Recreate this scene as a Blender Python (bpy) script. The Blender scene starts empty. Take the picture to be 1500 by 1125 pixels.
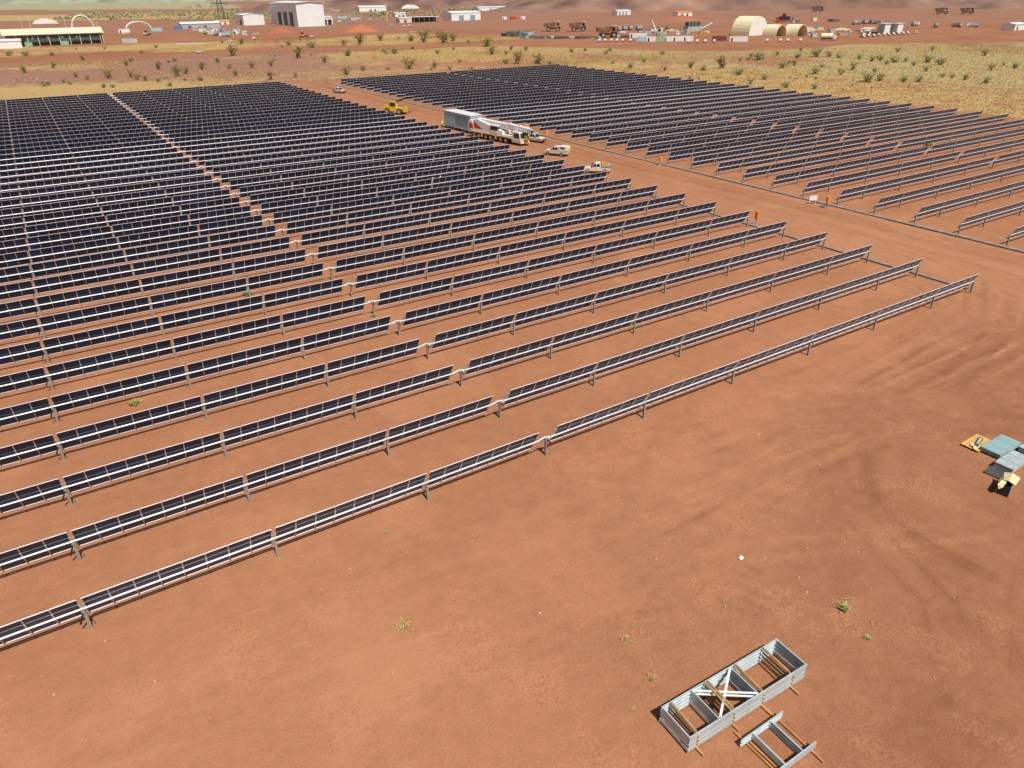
import bpy, math, random
import numpy as np
from mathutils import Matrix, Vector
R = math.radians
sc = bpy.context.scene
COL = sc.collection
rnd = random.Random(7)

# ------------------------------------------------------------------ camera
CAM = Vector((-24.64, -34.149, 28.448)); PIT, YAW, ROLL = .4972, .5648, -.012
fw = Vector((math.sin(YAW)*math.cos(PIT), math.cos(YAW)*math.cos(PIT), -math.sin(PIT)))
rt = Vector((math.cos(YAW), -math.sin(YAW), 0)); up = rt.cross(fw)
r2 = math.cos(ROLL)*rt + math.sin(ROLL)*up; u2 = -math.sin(ROLL)*rt + math.cos(ROLL)*up
cd = bpy.data.cameras.new('camera'); cam = bpy.data.objects.new('camera', cd); COL.objects.link(cam)
m = Matrix((r2, u2, -fw)).transposed().to_4x4(); m.translation = CAM; cam.matrix_world = m
cd.sensor_width = 36; cd.lens = 36*1048.98/1500; cd.clip_start = .5; cd.clip_end = 12000
sc.camera = cam
# ------------------------------------------------------------------ sky, sun, exposure
SUN_EL, SUN_AZ = R(58.5), R(3)            # the sun stands behind the camera, square to the panel rows
sdir = Vector((math.sin(SUN_AZ)*-math.cos(SUN_EL), -math.cos(SUN_AZ)*math.cos(SUN_EL), math.sin(SUN_EL)))
w = bpy.data.worlds.new('World'); sc.world = w; w.use_nodes = True
nt = w.node_tree; sky = nt.nodes.new('ShaderNodeTexSky'); sky.sky_type = 'NISHITA'; sky.sun_disc = False
sky.sun_elevation = SUN_EL; sky.sun_rotation = math.atan2(sdir.x, sdir.y); sky.dust_density = 1.2
nt.links.new(sky.outputs[0], nt.nodes['Background'].inputs[0]); nt.nodes['Background'].inputs[1].default_value = .05
sl = bpy.data.lights.new('sun', 'SUN'); sl.energy = 4.3; sl.angle = R(.5); sl.color = (1, .95, .87)
so = bpy.data.objects.new('sun', sl); COL.objects.link(so); so.rotation_euler = sdir.to_track_quat('Z', 'Y').to_euler(); so.location = (0, -60, 90)
vs = sc.view_settings; vs.view_transform = 'Standard'; vs.look = 'None'; vs.exposure = .17; vs.gamma = 1; vs.use_curve_mapping = False

# ------------------------------------------------------------------ helpers
MATS = {}
def mat(name, col, rough=.6, metal=0, var=.12, scale=3., spec=.5, bump=0, col2=None, detail=4):
    if name in MATS: return MATS[name]
    ma = bpy.data.materials.new(name); ma.use_nodes = True; n = ma.node_tree; b = n.nodes['Principled BSDF']
    b.inputs['Roughness'].default_value = rough; b.inputs['Metallic'].default_value = metal
    b.inputs['Specular IOR Level'].default_value = spec
    tc = n.nodes.new('ShaderNodeTexCoord'); no = n.nodes.new('ShaderNodeTexNoise'); no.inputs['Scale'].default_value = scale; no.inputs['Detail'].default_value = detail
    n.links.new(tc.outputs['Object'], no.inputs['Vector'])
    rp = n.nodes.new('ShaderNodeValToRGB'); rp.color_ramp.elements[0].position = .3; rp.color_ramp.elements[1].position = .72
    c2 = col2 or tuple(min(1, c*(1+var)) for c in col)
    rp.color_ramp.elements[0].color = (*[c*(1-var) for c in col], 1); rp.color_ramp.elements[1].color = (*c2, 1)
    n.links.new(no.outputs['Fac'], rp.inputs['Fac']); n.links.new(rp.outputs['Color'], b.inputs['Base Color'])
    if bump:
        bp = n.nodes.new('ShaderNodeBump'); bp.inputs['Strength'].default_value = bump; bp.inputs['Distance'].default_value = .05
        n.links.new(no.outputs['Fac'], bp.inputs['Height']); n.links.new(bp.outputs['Normal'], b.inputs['Normal'])
    MATS[name] = ma; return ma
GALV = mat('galvanised_steel', (.40, .43, .41), .5, .5, .12, 6)
TUBE = mat('torque_tube_zinc', (.86, .86, .90), .36, .25, .05, 4)
ALU = mat('anodised_frame', (.80, .77, .80), .45, .2, .05, 5)
GALVF = mat('pale_galvanised_channel', (.56, .64, .66), .5, .35, .12, 3)
CLAMP = mat('clamp_alloy', (.66, .66, .63), .5, .1, .1, 6)
DARK = mat('dark_metal', (.03, .03, .033), .5, .2, .2)
BLACK = mat('black_rubber', (.018, .018, .018), .75)
WHITE = mat('white_paint', (.78, .78, .76), .35, 0, .06, 2)
CREAM = mat('cream_cladding', (.72, .64, .44), .6, 0, .08, .4)
CREAMF = mat('cream_fabric', (.88, .77, .48), .7, 0, .06, .5)
WFAB = mat('white_fabric', (.82, .80, .74), .7, 0, .05, .5)
GREYC = mat('grey_cladding', (.42, .45, .46), .55, .1, .08, .3)
TEAL = mat('teal_paint', (.36, .54, .58), .45, 0, .1, 1.2)
TEAL2 = mat('teal_panel_dark', (.20, .36, .43), .45, 0, .1, 1.2)
GREEN = mat('dark_green_wall', (.05, .10, .08), .7, 0, .15, .5)
LGREEN = mat('light_green_paint', (.25, .5, .28), .6)
YEL = mat('machine_yellow', (.72, .45, .03), .4, 0, .12, 2)
ORANGE = mat('orange_paint', (.85, .28, .03), .45, 0, .1, 2)
RED = mat('red_paint', (.55, .05, .03), .45, 0, .1, 2)
MAROON = mat('maroon_container', (.18, .045, .05), .6)
BLUE = mat('blue_paint', (.08, .2, .45), .5)
HIVIS = mat('hi_vis_yellow', (.7, .75, .08), .7)
NAVY = mat('navy_cloth', (.02, .03, .06), .9)
SKIN = mat('skin', (.45, .27, .19), .6)
STRIPE = mat('fluoro_stripe', (.75, .78, .25), .5)
GLASS = mat('dark_window_glass', (.02, .03, .04), .08, 0, .2, 2)
RUST = mat('rusty_machine', (.10, .055, .035), .8, 0, .35, .6, col2=(.36, .16, .05))
DGREY = mat('weathered_dark_grey', (.10, .11, .10), .8, 0, .35, .5)
TIMBER = mat('timber', (.40, .25, .10), .8, 0, .25, 5, bump=.3)
TIMBERO = mat('orange_timber', (.44, .22, .075), .8, 0, .2, 5, bump=.3)
PLY = mat('yellow_plywood', (.68, .40, .12), .75, 0, .15, 3)
CARD = mat('cardboard', (.72, .58, .30), .85, 0, .1, 3)
PBLUE = mat('pale_blue_sheet', (.27, .41, .42), .5, 0, .1, 2)
BARK = mat('bark', (.12, .08, .05), .9, 0, .3, 4)
STRAW = mat('dry_straw', (.55, .42, .16), .9, 0, .3, 2)
STONE = mat('pale_stone', (.58, .38, .25), .9, 0, .25, 8)
CONC = mat('concrete', (.48, .46, .43), .85, 0, .12, .6)
TRAYM = mat('dusty_cable_tray', (.29, .24, .20), .8, .05, .35, 1.5)

def dusty_paint():
    ma = bpy.data.materials.new('dusty_white_paint'); ma.use_nodes = True; n = ma.node_tree; b = n.nodes['Principled BSDF']; b.inputs['Roughness'].default_value = .42
    tc = n.nodes.new('ShaderNodeTexCoord'); sp = n.nodes.new('ShaderNodeSeparateXYZ'); n.links.new(tc.outputs['Object'], sp.inputs[0])
    no = n.nodes.new('ShaderNodeTexNoise'); no.inputs['Scale'].default_value = 2.5; no.inputs['Detail'].default_value = 6; n.links.new(tc.outputs['Object'], no.inputs['Vector'])
    ad = n.nodes.new('ShaderNodeMath'); ad.operation = 'MULTIPLY_ADD'; ad.inputs[1].default_value = -1.4; n.links.new(no.outputs['Fac'], ad.inputs[0]); n.links.new(sp.outputs['Z'], ad.inputs[2])
    mr = n.nodes.new('ShaderNodeMapRange'); mr.inputs[1].default_value = -.45; mr.inputs[2].default_value = .75; mr.inputs[3].default_value = .85; mr.inputs[4].default_value = .06; n.links.new(ad.outputs[0], mr.inputs[0])
    mx = n.nodes.new('ShaderNodeMix'); mx.data_type = 'RGBA'; mx.inputs['A'].default_value = (.78, .77, .74, 1); mx.inputs['B'].default_value = (.42, .21, .12, 1)
    n.links.new(mr.outputs[0], mx.inputs['Factor']); n.links.new(mx.outputs['Result'], b.inputs['Base Color']); return ma
VWHITE = dusty_paint()
class MB:
    """collects boxes, bars, tubes and polygons; build() links them as one mesh object"""
    def __init__(s): s.v = []; s.f = []; s.m = []; s.mats = []; s.sm = []
    def mi(s, ma):
        if ma not in s.mats: s.mats.append(ma)
        return s.mats.index(ma)
    def poly(s, pts, ma, smooth=False):
        i = len(s.v); s.v += [tuple(p) for p in pts]; s.f.append(tuple(range(i, i+len(pts)))); s.m.append(s.mi(ma)); s.sm.append(smooth)
    def box(s, x0, x1, y0, y1, z0, z1, ma, rot=None, piv=None):
        P = [Vector((x, y, z)) for z in (z0, z1) for x, y in ((x0, y0), (x1, y0), (x1, y1), (x0, y1))]
        if rot is not None:
            pv = Vector(piv or ((x0+x1)/2, (y0+y1)/2, (z0+z1)/2)); P = [pv + rot @ (p-pv) for p in P]
        i = len(s.v); s.v += [tuple(p) for p in P]; k = s.mi(ma)
        for q in ((3, 2, 1, 0), (4, 5, 6, 7), (0, 1, 5, 4), (1, 2, 6, 5), (2, 3, 7, 6), (3, 0, 4, 7)):
            s.f.append(tuple(i+a for a in q)); s.m.append(k); s.sm.append(False)
        return s
    def tube(s, p0, p1, r0, r1, ma, n=8, caps=True, smooth=True):
        p0, p1 = Vector(p0), Vector(p1); d = (p1-p0).normalized(); a = d.orthogonal().normalized(); b = d.cross(a)
        i = len(s.v); k = s.mi(ma)
        for p, r in ((p0, r0), (p1, r1)):
            for j in range(n):
                t = 2*math.pi*j/n; s.v.append(tuple(p + r*(math.cos(t)*a+math.sin(t)*b)))
        for j in range(n):
            s.f.append((i+j, i+(j+1) % n, i+n+(j+1) % n, i+n+j)); s.m.append(k); s.sm.append(smooth)
        if caps:
            e = len(s.v); s.v += s.v[i:i+2*n]      # caps get their own vertices so that the side normals stay square
            s.f.append(tuple(e+j for j in range(n-1, -1, -1))); s.f.append(tuple(e+n+j for j in range(n))); s.m += [k, k]; s.sm += [False]*2
        return s
    def path(s, pts, r, ma, n=6):
        for a, b in zip(pts[:-1], pts[1:]): s.tube(a, b, r, r, ma, n)
        return s
    def prism(s, prof, y0, y1, ma, side=None):
        """profile in x,z (counter-clockwise) extruded along y"""
        n = len(prof); i = len(s.v); k = s.mi(ma); ks = s.mi(side or ma)
        s.v += [(x, y0, z) for x, z in prof] + [(x, y1, z) for x, z in prof]
        s.f.append(tuple(i+j for j in range(n))); s.m.append(ks); s.sm.append(False)
        s.f.append(tuple(i+n+j for j in range(n-1, -1, -1))); s.m.append(ks); s.sm.append(False)
        for j in range(n):
            s.f.append((i+(j+1) % n, i+j, i+n+j, i+n+(j+1) % n)); s.m.append(k); s.sm.append(False)
        return s
    def mesh(s, name):
        me = bpy.data.meshes.new(name); me.from_pydata(s.v, [], s.f)
        for ma in s.mats: me.materials.append(ma)
        me.polygons.foreach_set('material_index', s.m); me.polygons.foreach_set('use_smooth', s.sm); me.update(); return me
    def build(s, name, parent=None, **k): return obj(name, s.mesh(name), parent, **k)
def obj(name, me, parent=None, loc=None, rot=None, label=None, cat=None, group=None, kind=None):
    o = bpy.data.objects.new(name, me); COL.objects.link(o)
    if parent is not None: o.parent = parent
    if loc is not None: o.location = loc
    if rot is not None: o.rotation_euler = rot
    for k, v in (('label', label), ('category', cat), ('group', group), ('kind', kind)):
        if v: o[k] = v
    return o
def thing(name, label, cat, loc=(0, 0, 0), rz=0, group=None): return obj(name, None, None, loc, (0, 0, rz), label, cat, group)
ONES = 'zeroth first second third fourth fifth sixth seventh eighth ninth tenth eleventh twelfth thirteenth fourteenth fifteenth sixteenth seventeenth eighteenth nineteenth'.split()
TENS = {20: 'twent', 30: 'thirt', 40: 'fort'}
def ordinal(n):
    if n < 20: return ONES[n]
    t = n//10*10
    return TENS[t]+'ieth' if n == t else TENS[t]+'y-'+ONES[n-t]
def lat(ix, iy, seed):
    h = (ix.astype(np.int64)*374761393 + iy.astype(np.int64)*668265263 + seed*974634777) & 0x7fffffff
    h = ((h ^ (h >> 13))*1274126177) & 0x7fffffff
    return ((h ^ (h >> 16)) & 0xffff)/65535.
def vn(x, y, s, seed=0):
    x = np.asarray(x, float)/s; y = np.asarray(y, float)/s; ix = np.floor(x); iy = np.floor(y); fx = x-ix; fy = y-iy
    fx = fx*fx*(3-2*fx); fy = fy*fy*(3-2*fy)
    a = lat(ix, iy, seed); b = lat(ix+1, iy, seed); c = lat(ix, iy+1, seed); d = lat(ix+1, iy+1, seed)
    return (a*(1-fx)+b*fx)*(1-fy)+(c*(1-fx)+d*fx)*fy
def fbm(x, y, s, seed=0, n=4): return sum(vn(x, y, s/2**k, seed+k)*.5**(k+1) for k in range(n))/(1-.5**n)
def sst(a, b, x): t = np.clip((x-a)/(b-a), 0, 1); return t*t*(3-2*t)
SY, CY = math.sin(YAW), math.cos(YAW)
def terrain(x, y):
    """the plain is level round the panels and climbs very gently towards the mine"""
    t = (x-CAM.x)*SY + (y-CAM.y)*CY
    return .012*np.maximum(t-450, 0) + .03*np.maximum(t-1500, 0)
def tz(x, y): return float(terrain(np.array(x), np.array(y)))

# ------------------------------------------------------------------ ground
def axis(segs):
    out = [segs[0][0]]
    for a, b, st in segs:
        n = max(1, int(round((b-a)/st))); out += list(np.linspace(a, b, n+1)[1:])
    return np.array(out)
gx = axis([(-1600, -300, 50), (-300, -60, 8), (-60, -40, 1), (-40, 60, .21), (60, 80, .6), (80, 180, 2), (180, 700, 4.5), (700, 1600, 15), (1600, 4000, 80)])
gy = axis([(-400, -60, 20), (-60, -36, 1), (-36, 4, .2), (4, 8, .4), (8, 60, .8), (60, 270, 1.7), (270, 640, 4.5), (640, 1700, 14), (1700, 5000, 110)])
GX, GY = np.meshgrid(gx, gy)
def seg_dist(X, Y, pts):
    d = np.full(X.shape, 1e9); pts = np.array(pts, float)
    for (ax, ay), (bx, by) in zip(pts[:-1], pts[1:]):
        L2 = (bx-ax)**2+(by-ay)**2; t = np.clip(((X-ax)*(bx-ax)+(Y-ay)*(by-ay))/L2, 0, 1)
        d = np.minimum(d, np.hypot(X-ax-t*(bx-ax), Y-ay-t*(by-ay)))
    return d
def circ(cx_, cy_, r, a0, a1, n=22): return [(cx_+r*math.cos(R(a0+(a1-a0)*i/n)), cy_+r*math.sin(R(a0+(a1-a0)*i/n))) for i in range(n+1)]
near = (GX > -60) & (GX < 80) & (GY > -45) & (GY < 60)
rut = np.zeros(GX.shape); lite = np.zeros(GX.shape)
TR = [([(-34, -6.5), (-22, -8.6), (-10.1, -10.9), (-3.6, -12.4), (3.8, -13.8), (9.2, -16.4), (12.9, -18.2), (20.4, -21.7)], 0, .45), ([(-34, -8), (-22, -10.2), (-11, -12.4), (-4.1, -13.6), (3.4, -15.4), (8, -17.3), (13.5, -20.1), (18.8, -22.4)], 0, .45),
      ([(32.7, -15.9), (29.7, -12.4), (25.4, -11.7), (20.9, -12), (16.8, -13.4), (14.1, -15.8), (13.1, -18.1), (13.1, -20.6), (13.4, -23.5)], .55, -.9), ([(30.4, -17), (28, -14.8), (24.2, -13.9), (20.2, -14.5), (17, -16.3), (15.1, -18.4)], .5, -.7), ([(24, -9), (20.4, -10.4), (18, -12.5), (15.6, -14.3), (14, -16.7), (13, -20)], .5, -.7),
      ([(-16, -3), (-6, -4.5), (5.9, -6.2), (19, -9.4), (28.3, -9.9), (42.8, -11.1)], 1.8, -.4), ([(-16, -6.2), (-5.2, -7.7), (6.2, -9.6), (21.4, -11), (35.6, -10.8), (45.3, -9.9)], 1.8, .5), ([(1.4, -3.2), (14.1, -6.2), (32.2, -7.6), (51, -7.2)], 1.9, -.6), ([(-1.6, -11.8), (12, -11.4), (25.8, -9.8), (35.6, -9.1), (52, -6)], 1.8, -.6),
      ([(10, -9.6), (25, -8.2), (45, -8), (58, -3), (62, 8)], 2.1, .8), ([(18, -5.5), (35, -4.2), (50, -3), (60, 2), (64, 20)], 1.9, -.9), ([(4, -27), (9, -23), (11, -18), (14, -13)], 1.8, -.6), ([(8, -28), (14, -25), (22, -24)], 1.8, -.5)]
rq = random.Random(3)
for i in range(16):                      # faint single wheel lines fanning out of the road towards the foreground
    y0_, k_ = rq.uniform(-13, -1.5), rq.uniform(-.12, .1); x0_ = rq.uniform(-6, 22); x1_ = rq.uniform(38, 60)
    TR.append(([(x0_, y0_), ((x0_+x1_)/2, y0_+k_*12+rq.uniform(-.6, .6)), (x1_, y0_+k_*30+rq.uniform(0, 4)), (x1_+6, y0_+k_*30+rq.uniform(3, 9))], 1.7, rq.uniform(.25, .55)*(-1 if i % 3 else 1)))
xs_, ys_ = GX[near], GY[near]
for pts, gauge, k in TR:
    wob = (vn(xs_, ys_, 3, 31)-.5)*.12
    d = np.abs(np.abs(seg_dist(xs_, ys_, pts)+wob)-gauge/2) if False else None
    for s in (-1, 1):
        q = np.array(pts, float); t = np.gradient(q, axis=0); n_ = np.stack([-t[:, 1], t[:, 0]], 1); n_ /= np.linalg.norm(n_, axis=1)[:, None]
        dd = seg_dist(xs_, ys_, q+s*gauge/2*n_)+wob
        prof = np.exp(-(dd/.125)**2); side = np.exp(-((dd-.28)/.11)**2)
        tread = .75+.25*np.sin((xs_*3.1+ys_*2.3)*6)
        fade = sst(.12, .5, vn(xs_, ys_, 6, 78))*(.55+.9*fbm(xs_, ys_, .9, 79, 3)); rut[near] -= abs(k)*prof*tread*.35*fade; lite[near] += fade*k*(prof*.75*(.4+vn(xs_, ys_, 5, 77))+side*.25)
# crawler tread print near the stacked frames
cm = ((np.abs(GX+1) < 3.2) & (np.abs(GY+17.3+.12*GX) < .9)) | ((np.abs(GX+.5) < 4.) & (np.abs(GY+15.2+.12*GX) < .45))
tread = np.where(np.sin((GX*1.0+GY*.35)*7) > .2, 1., 0.)*cm*sst(.25, .45, vn(GX, GY, 1.3, 9))
rut -= tread*.9; lite -= tread*.4
bump = (fbm(GX, GY, 9, 3)-.5)*.10 + (fbm(GX, GY, 1.6, 5, 3)-.5)*.035
hgt = np.where(near, bump*sst(-60, -45, GX), (fbm(GX, GY, 60, 13)-.5)*.5*sst(250, 420, np.hypot(GX-60, GY-100))) + rut*.045
GZ = terrain(GX, GY) + hgt - .02*near
LO = lambda x: np.interp(x, [-900, -29, 51, 141, 193, 237, 266, 300, 370, 440, 471, 560, 900], [455, 433, 433, 412, 405, 378, 335, 268, 253, 236, 215, 160, -80])
HI = lambda x: np.interp(x, [-900, -29, 59, 157, 212, 253, 295], [530, 508, 482, 454, 445, 428, 420])
S2 = lambda x: np.interp(x, [-900, -28, 32, 73, 119, 155, 197, 257, 281, 295], [660, 625, 580, 561, 572, 546, 554, 556, 500, 418])
wig = (fbm(GX, GY, 60, 40)-.5)*46 + (fbm(GX, GY, 14, 41)-.5)*14
def inside(lo, hi, v, e=6): return sst(lo-e, lo+e, v)*(1-sst(hi-e, hi+e, v))
yy = GY+wig
outside = np.maximum(np.maximum(sst(252, 262, GY+wig*.16), sst(180, 187, GX+wig*.2)), 1-sst(-72, -66, GX))
veg = outside*(1-sst(-5, 5, yy-LO(GX))) + sst(-5, 5, yy-HI(GX))*(1-sst(-5, 5, yy-S2(GX)))
cover = .48 + .7*(fbm(GX, GY, 70, 50)-.5)*2 + .25*sst(40, 160, GX)+.2*sst(220, 300, GX)
veg = np.clip(veg*np.clip(cover, .15, 1.), 0, 1)
tdist = (GX-CAM.x)*SY+(GY-CAM.y)*CY
back = sst(960, 1040, tdist+wig*1.5)*(1-sst(330, 420, GX+wig))*(.85*(1-sst(1240, 1290, tdist+wig))+1.*sst(1460, 1540, tdist+wig))
veg = np.clip(veg+back, 0, 1)
green = np.clip(sst(1350, 1500, tdist)*(1-sst(400, 520, GX)) + .45*sst(200, 280, GX)*(1-sst(-5, 5, yy-LO(GX))), 0, 1)
purple = np.clip(outside*sst(250, 265, GY)*(1-sst(90, 170, GX+wig*.6))*(1-sst(430, 445, GY)) + sst(640, 760, tdist)*.55 + .4*sst(180, 200, GX)*(1-sst(-5, 5, yy-LO(GX))), 0, 1)
lane = sst(56.5, 58.5, GX)*(1-sst(73, 74.5, GX))*sst(-4, 4, GY)*(1-sst(262, 270, GY))
stripe = lane*(np.exp(-((GX-68.6-.6*np.sin(GY*.06))/1.1)**2)*.9+np.exp(-((GX-71-.5*np.sin(GY*.05+1))/.8)**2)*.7+np.exp(-((GX-64.6-.5*np.sin(GY*.04))/.6)**2)*.5)
tone = lite*.95 + (fbm(GX, GY, 22, 60)-.5)*.55 + lane*.28 - stripe*.8
tone += .45*(1-sst(-20, -4, GX))*(1-sst(-14, 6, GY)) - .6*sst(-1, 11, GX-.9*(GY+18)+wig*.12)*(1-sst(-9, -2, GY))*(1-sst(45, 60, GX)) + .15*near
# red soil darkened where vehicles turn beside the pallets, paler dust patches
patch = sst(.56, .66, fbm(GX, GY, 6, 90, 6))*near; tone += patch*.3; tone += .75*sst(.42, .6, fbm(GX, GY, 3.2, 92, 5))*np.exp(-(((GX-21)/4)**2+((GY+5.2)/2.2)**2))+.5*sst(.45, .6, fbm(GX, GY, 2.5, 93, 5))*np.exp(-(((GX+17)/3)**2+((GY+11)/4)**2)); tone -= .4*sst(240, 330, np.hypot(GX-60, GY-100)); tone += (fbm(GX, GY*2.2, 34, 95, 5)-.5)*1.3*sst(200, 300, np.hypot(GX-60, GY-100))
me = bpy.data.meshes.new('ground'); ny, nx = GX.shape
me.vertices.add(nx*ny); me.vertices.foreach_set('co', np.stack([GX, GY, GZ], -1).astype(np.float32).ravel())
ii = (np.arange(ny-1)[:, None]*nx+np.arange(nx-1)[None]).ravel(); Q = np.stack([ii, ii+1, ii+1+nx, ii+nx], 1).astype(np.int32)
me.loops.add(Q.size); me.loops.foreach_set('vertex_index', Q.ravel()); me.polygons.add(len(Q))
me.polygons.foreach_set('loop_start', np.arange(len(Q), dtype=np.int32)*4); me.polygons.foreach_set('use_smooth', np.ones(len(Q), bool)); me.update()
for nm, a in (('veg', veg), ('tone', tone), ('green', green), ('purple', purple)):
    at = me.attributes.new(nm, 'FLOAT', 'POINT'); at.data.foreach_set('value', a.astype(np.float32).ravel())
gm = bpy.data.materials.new('red_soil'); gm.use_nodes = True; n = gm.node_tree; bs = n.nodes['Principled BSDF']; bs.inputs['Roughness'].default_value = .95; bs.inputs['Specular IOR Level'].default_value = .15
L = n.links.new
def attr(nm): a = n.nodes.new('ShaderNodeAttribute'); a.attribute_name = nm; return a.outputs['Fac']
def noise(s, d=5, r=.6):
    t = n.nodes.new('ShaderNodeTexNoise'); t.inputs['Scale'].default_value = s; t.inputs['Detail'].default_value = d; t.inputs['Roughness'].default_value = r; L(geo.outputs['Position'], t.inputs['Vector']); return t.outputs['Fac']
def mth(op, a, b=0., c=None):
    t = n.nodes.new('ShaderNodeMath'); t.operation = op
    for i, v in enumerate((a, b) if c is None else (a, b, c)):
        if isinstance(v, (int, float)): t.inputs[i].default_value = v
        else: L(v, t.inputs[i])
    return t.outputs[0]
def mix(f, a, b):
    t = n.nodes.new('ShaderNodeMix'); t.data_type = 'RGBA'
    for s, v in ((t.inputs['Factor'], f), (t.inputs['A'], a), (t.inputs['B'], b)):
        if isinstance(v, tuple): s.default_value = (*v, 1)
        elif isinstance(v, (int, float)): s.default_value = v
        else: L(v, s)
    return t.outputs['Result']
def rng(v, a, b, c=0., d=1.):
    t = n.nodes.new('ShaderNodeMapRange'); L(v, t.inputs[0])
    for i, q in enumerate((a, b, c, d)): t.inputs[i+1].default_value = q
    return t.outputs[0]
geo = n.nodes.new('ShaderNodeNewGeometry')
big = noise(.05, 6); mid = noise(.9, 8, .68); fine = noise(11, 6, .75)
stv = n.nodes.new('ShaderNodeVectorMath'); stv.operation = 'MULTIPLY'; stv.inputs[1].default_value = (.10, 1.6, 1); L(geo.outputs['Position'], stv.inputs[0])
stn = n.nodes.new('ShaderNodeTexNoise'); stn.inputs['Scale'].default_value = 1.3; stn.inputs['Detail'].default_value = 5; stn.inputs['Roughness'].default_value = .6; stn.inputs['Distortion'].default_value = .25; L(stv.outputs[0], stn.inputs['Vector'])
tn = mth('ADD', attr('tone'), mth('MULTIPLY_ADD', mid, 1.7, -.85)); tn = mth('ADD', tn, mth('MULTIPLY_ADD', stn.outputs['Fac'], .55, -.275))
tn = mth('ADD', tn, mth('MULTIPLY_ADD', fine, 3.2, -1.6))
tn = mth('ADD', tn, mth('MULTIPLY_ADD', big, .6, -.3))
gmask = rng(noise(.21, 5, .6), .52, .62); tn = mth('ADD', tn, mth('MULTIPLY', gmask, mth('MULTIPLY_ADD', noise(5.5, 5, .8), 4.5, -1.95)))
soil = mix(rng(tn, -1.05, 1.1), (.245, .100, .048), (.46, .212, .110))
soil = mix(mth('MULTIPLY', attr('purple'), .75), soil, (.28, .155, .115))
spk = rng(noise(26, 3, .8), .70, .78); soil = mix(mth('MULTIPLY', spk, .5), soil, (.62, .36, .22))
vg = mth('ADD', attr('veg'), mth('MULTIPLY_ADD', noise(.16, 7, .75), 1.7, -.85)); vmask = rng(vg, .5, .72)
vmask = mth('MULTIPLY', vmask, rng(attr('veg'), .02, .12))
straw = mix(rng(noise(.5, 5, .7), .35, .65), (.50, .32, .12), (.36, .26, .11))
straw = mix(mth('MULTIPLY', attr('green'), .7), straw, (.30, .32, .20))
colr = mix(vmask, soil, straw)
L(colr, bs.inputs['Base Color'])
bp = n.nodes.new('ShaderNodeBump'); bp.inputs['Strength'].default_value = .8; bp.inputs['Distance'].default_value = .05
L(mth('ADD', mth('MULTIPLY', fine, .6), noise(2.2, 5)), bp.inputs['Height']); L(bp.outputs['Normal'], bs.inputs['Normal'])
me.materials.append(gm)
obj('ground', me, kind='structure')

# mine waste hills that close the view on the right, and a low scrubby ridge on the left
hm = mat('waste_rock', (.17, .085, .06), .95, 0, .4, .02, col2=(.36, .20, .14), detail=14)
gh = mat('scrub_ridge', (.24, .27, .18), .95, 0, .3, .03, col2=(.38, .38, .27), detail=12)
def hill(name, x0, x1, t0, t1, H, ma, seed, rough=1):
    a = np.linspace(x0, x1, 110); t = np.linspace(t0, t1, 46); A, T = np.meshgrid(a, t)
    X = CAM.x+A*CY+T*SY; Y = CAM.y-A*SY+T*CY
    s = (T-t0)/(t1-t0); sh = np.sin(np.pi*np.clip(s, 0, 1))**.8; e = sst(0, .15, (A-x0)/(x1-x0))*(1-sst(.85, 1, (A-x0)/(x1-x0)))
    gul = np.abs(fbm(A, T*.12, 36, seed)-.5)*2
    Z = terrain(X, Y)-2+sh*e*H*(.6+.8*fbm(A, T, 260, seed+5))-gul*sh*e*7*rough
    v = np.stack([X, Y, Z], -1).reshape(-1, 3); k = A.shape[1]
    f = [(r*k+c, r*k+c+1, r*k+k+c+1, r*k+k+c) for r in range(A.shape[0]-1) for c in range(k-1)]
    q = bpy.data.meshes.new(name); q.from_pydata(v.tolist(), [], f); q.polygons.foreach_set('use_smooth', [True]*len(f)); q.materials.append(ma); q.update()
    return obj(name, q, kind='structure')
hill('waste_rock_hill', -60, 1500, 1080, 1560, 62, hm, 3)
hill('waste_rock_hill', -420, 200, 1260, 1560, 26, hm, 8)
hill('waste_rock_hill', 560, 1500, 1000, 1300, 34, hm, 15)
hill('scrub_ridge', -2200, -150, 1750, 2600, 60, gh, 21, .3)

# ------------------------------------------------------------------ solar tracker rows
pm = bpy.data.materials.new('bifacial_cells'); pm.use_nodes = True; n = pm.node_tree; bs = n.nodes['Principled BSDF']; L = n.links.new
uv = n.nodes.new('ShaderNodeUVMap'); uv.uv_map = 'UVMap'; sp = n.nodes.new('ShaderNodeSeparateXYZ'); L(uv.outputs[0], sp.inputs[0])
def edge(c, k, wd): return mth('GREATER_THAN', mth('ABSOLUTE', mth('SUBTRACT', mth('FRACT', mth('MULTIPLY', c, k)), .5)), .5-wd)
lines = mth('MAXIMUM', edge(sp.outputs[0], 6., .045), mth('MULTIPLY', edge(sp.outputs[1], 12., .05), .5))
gap_refl = mth('LESS_THAN', mth('ABSOLUTE', mth('SUBTRACT', sp.outputs[1], .5)), .015)  # centre gap of the split cells, with the torque tube's reflection painted in
oi = n.nodes.new('ShaderNodeObjectInfo')
cellc = mix(oi.outputs['Random'], (.005, .034, .100), (.010, .060, .170))
geo = n.nodes.new('ShaderNodeNewGeometry')
dust = noise(.35, 6, .65); cellc = mix(rng(dust, .45, .75, 0, .2), cellc, (.07, .08, .10))
cellc = mix(mth('MULTIPLY', lines, .5), cellc, (.09, .11, .16))
L(mix(mth('MULTIPLY', gap_refl, .5), cellc, (.30, .36, .36)), bs.inputs['Base Color'])
bs.inputs['Roughness'].default_value = .035; bs.inputs['IOR'].default_value = 1.5; bs.inputs['Specular IOR Level'].default_value = .2
PW, PL, PITCH, TZ, TILT = 1.16, 2.14, 1.185, 1.38, 60.6
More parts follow.
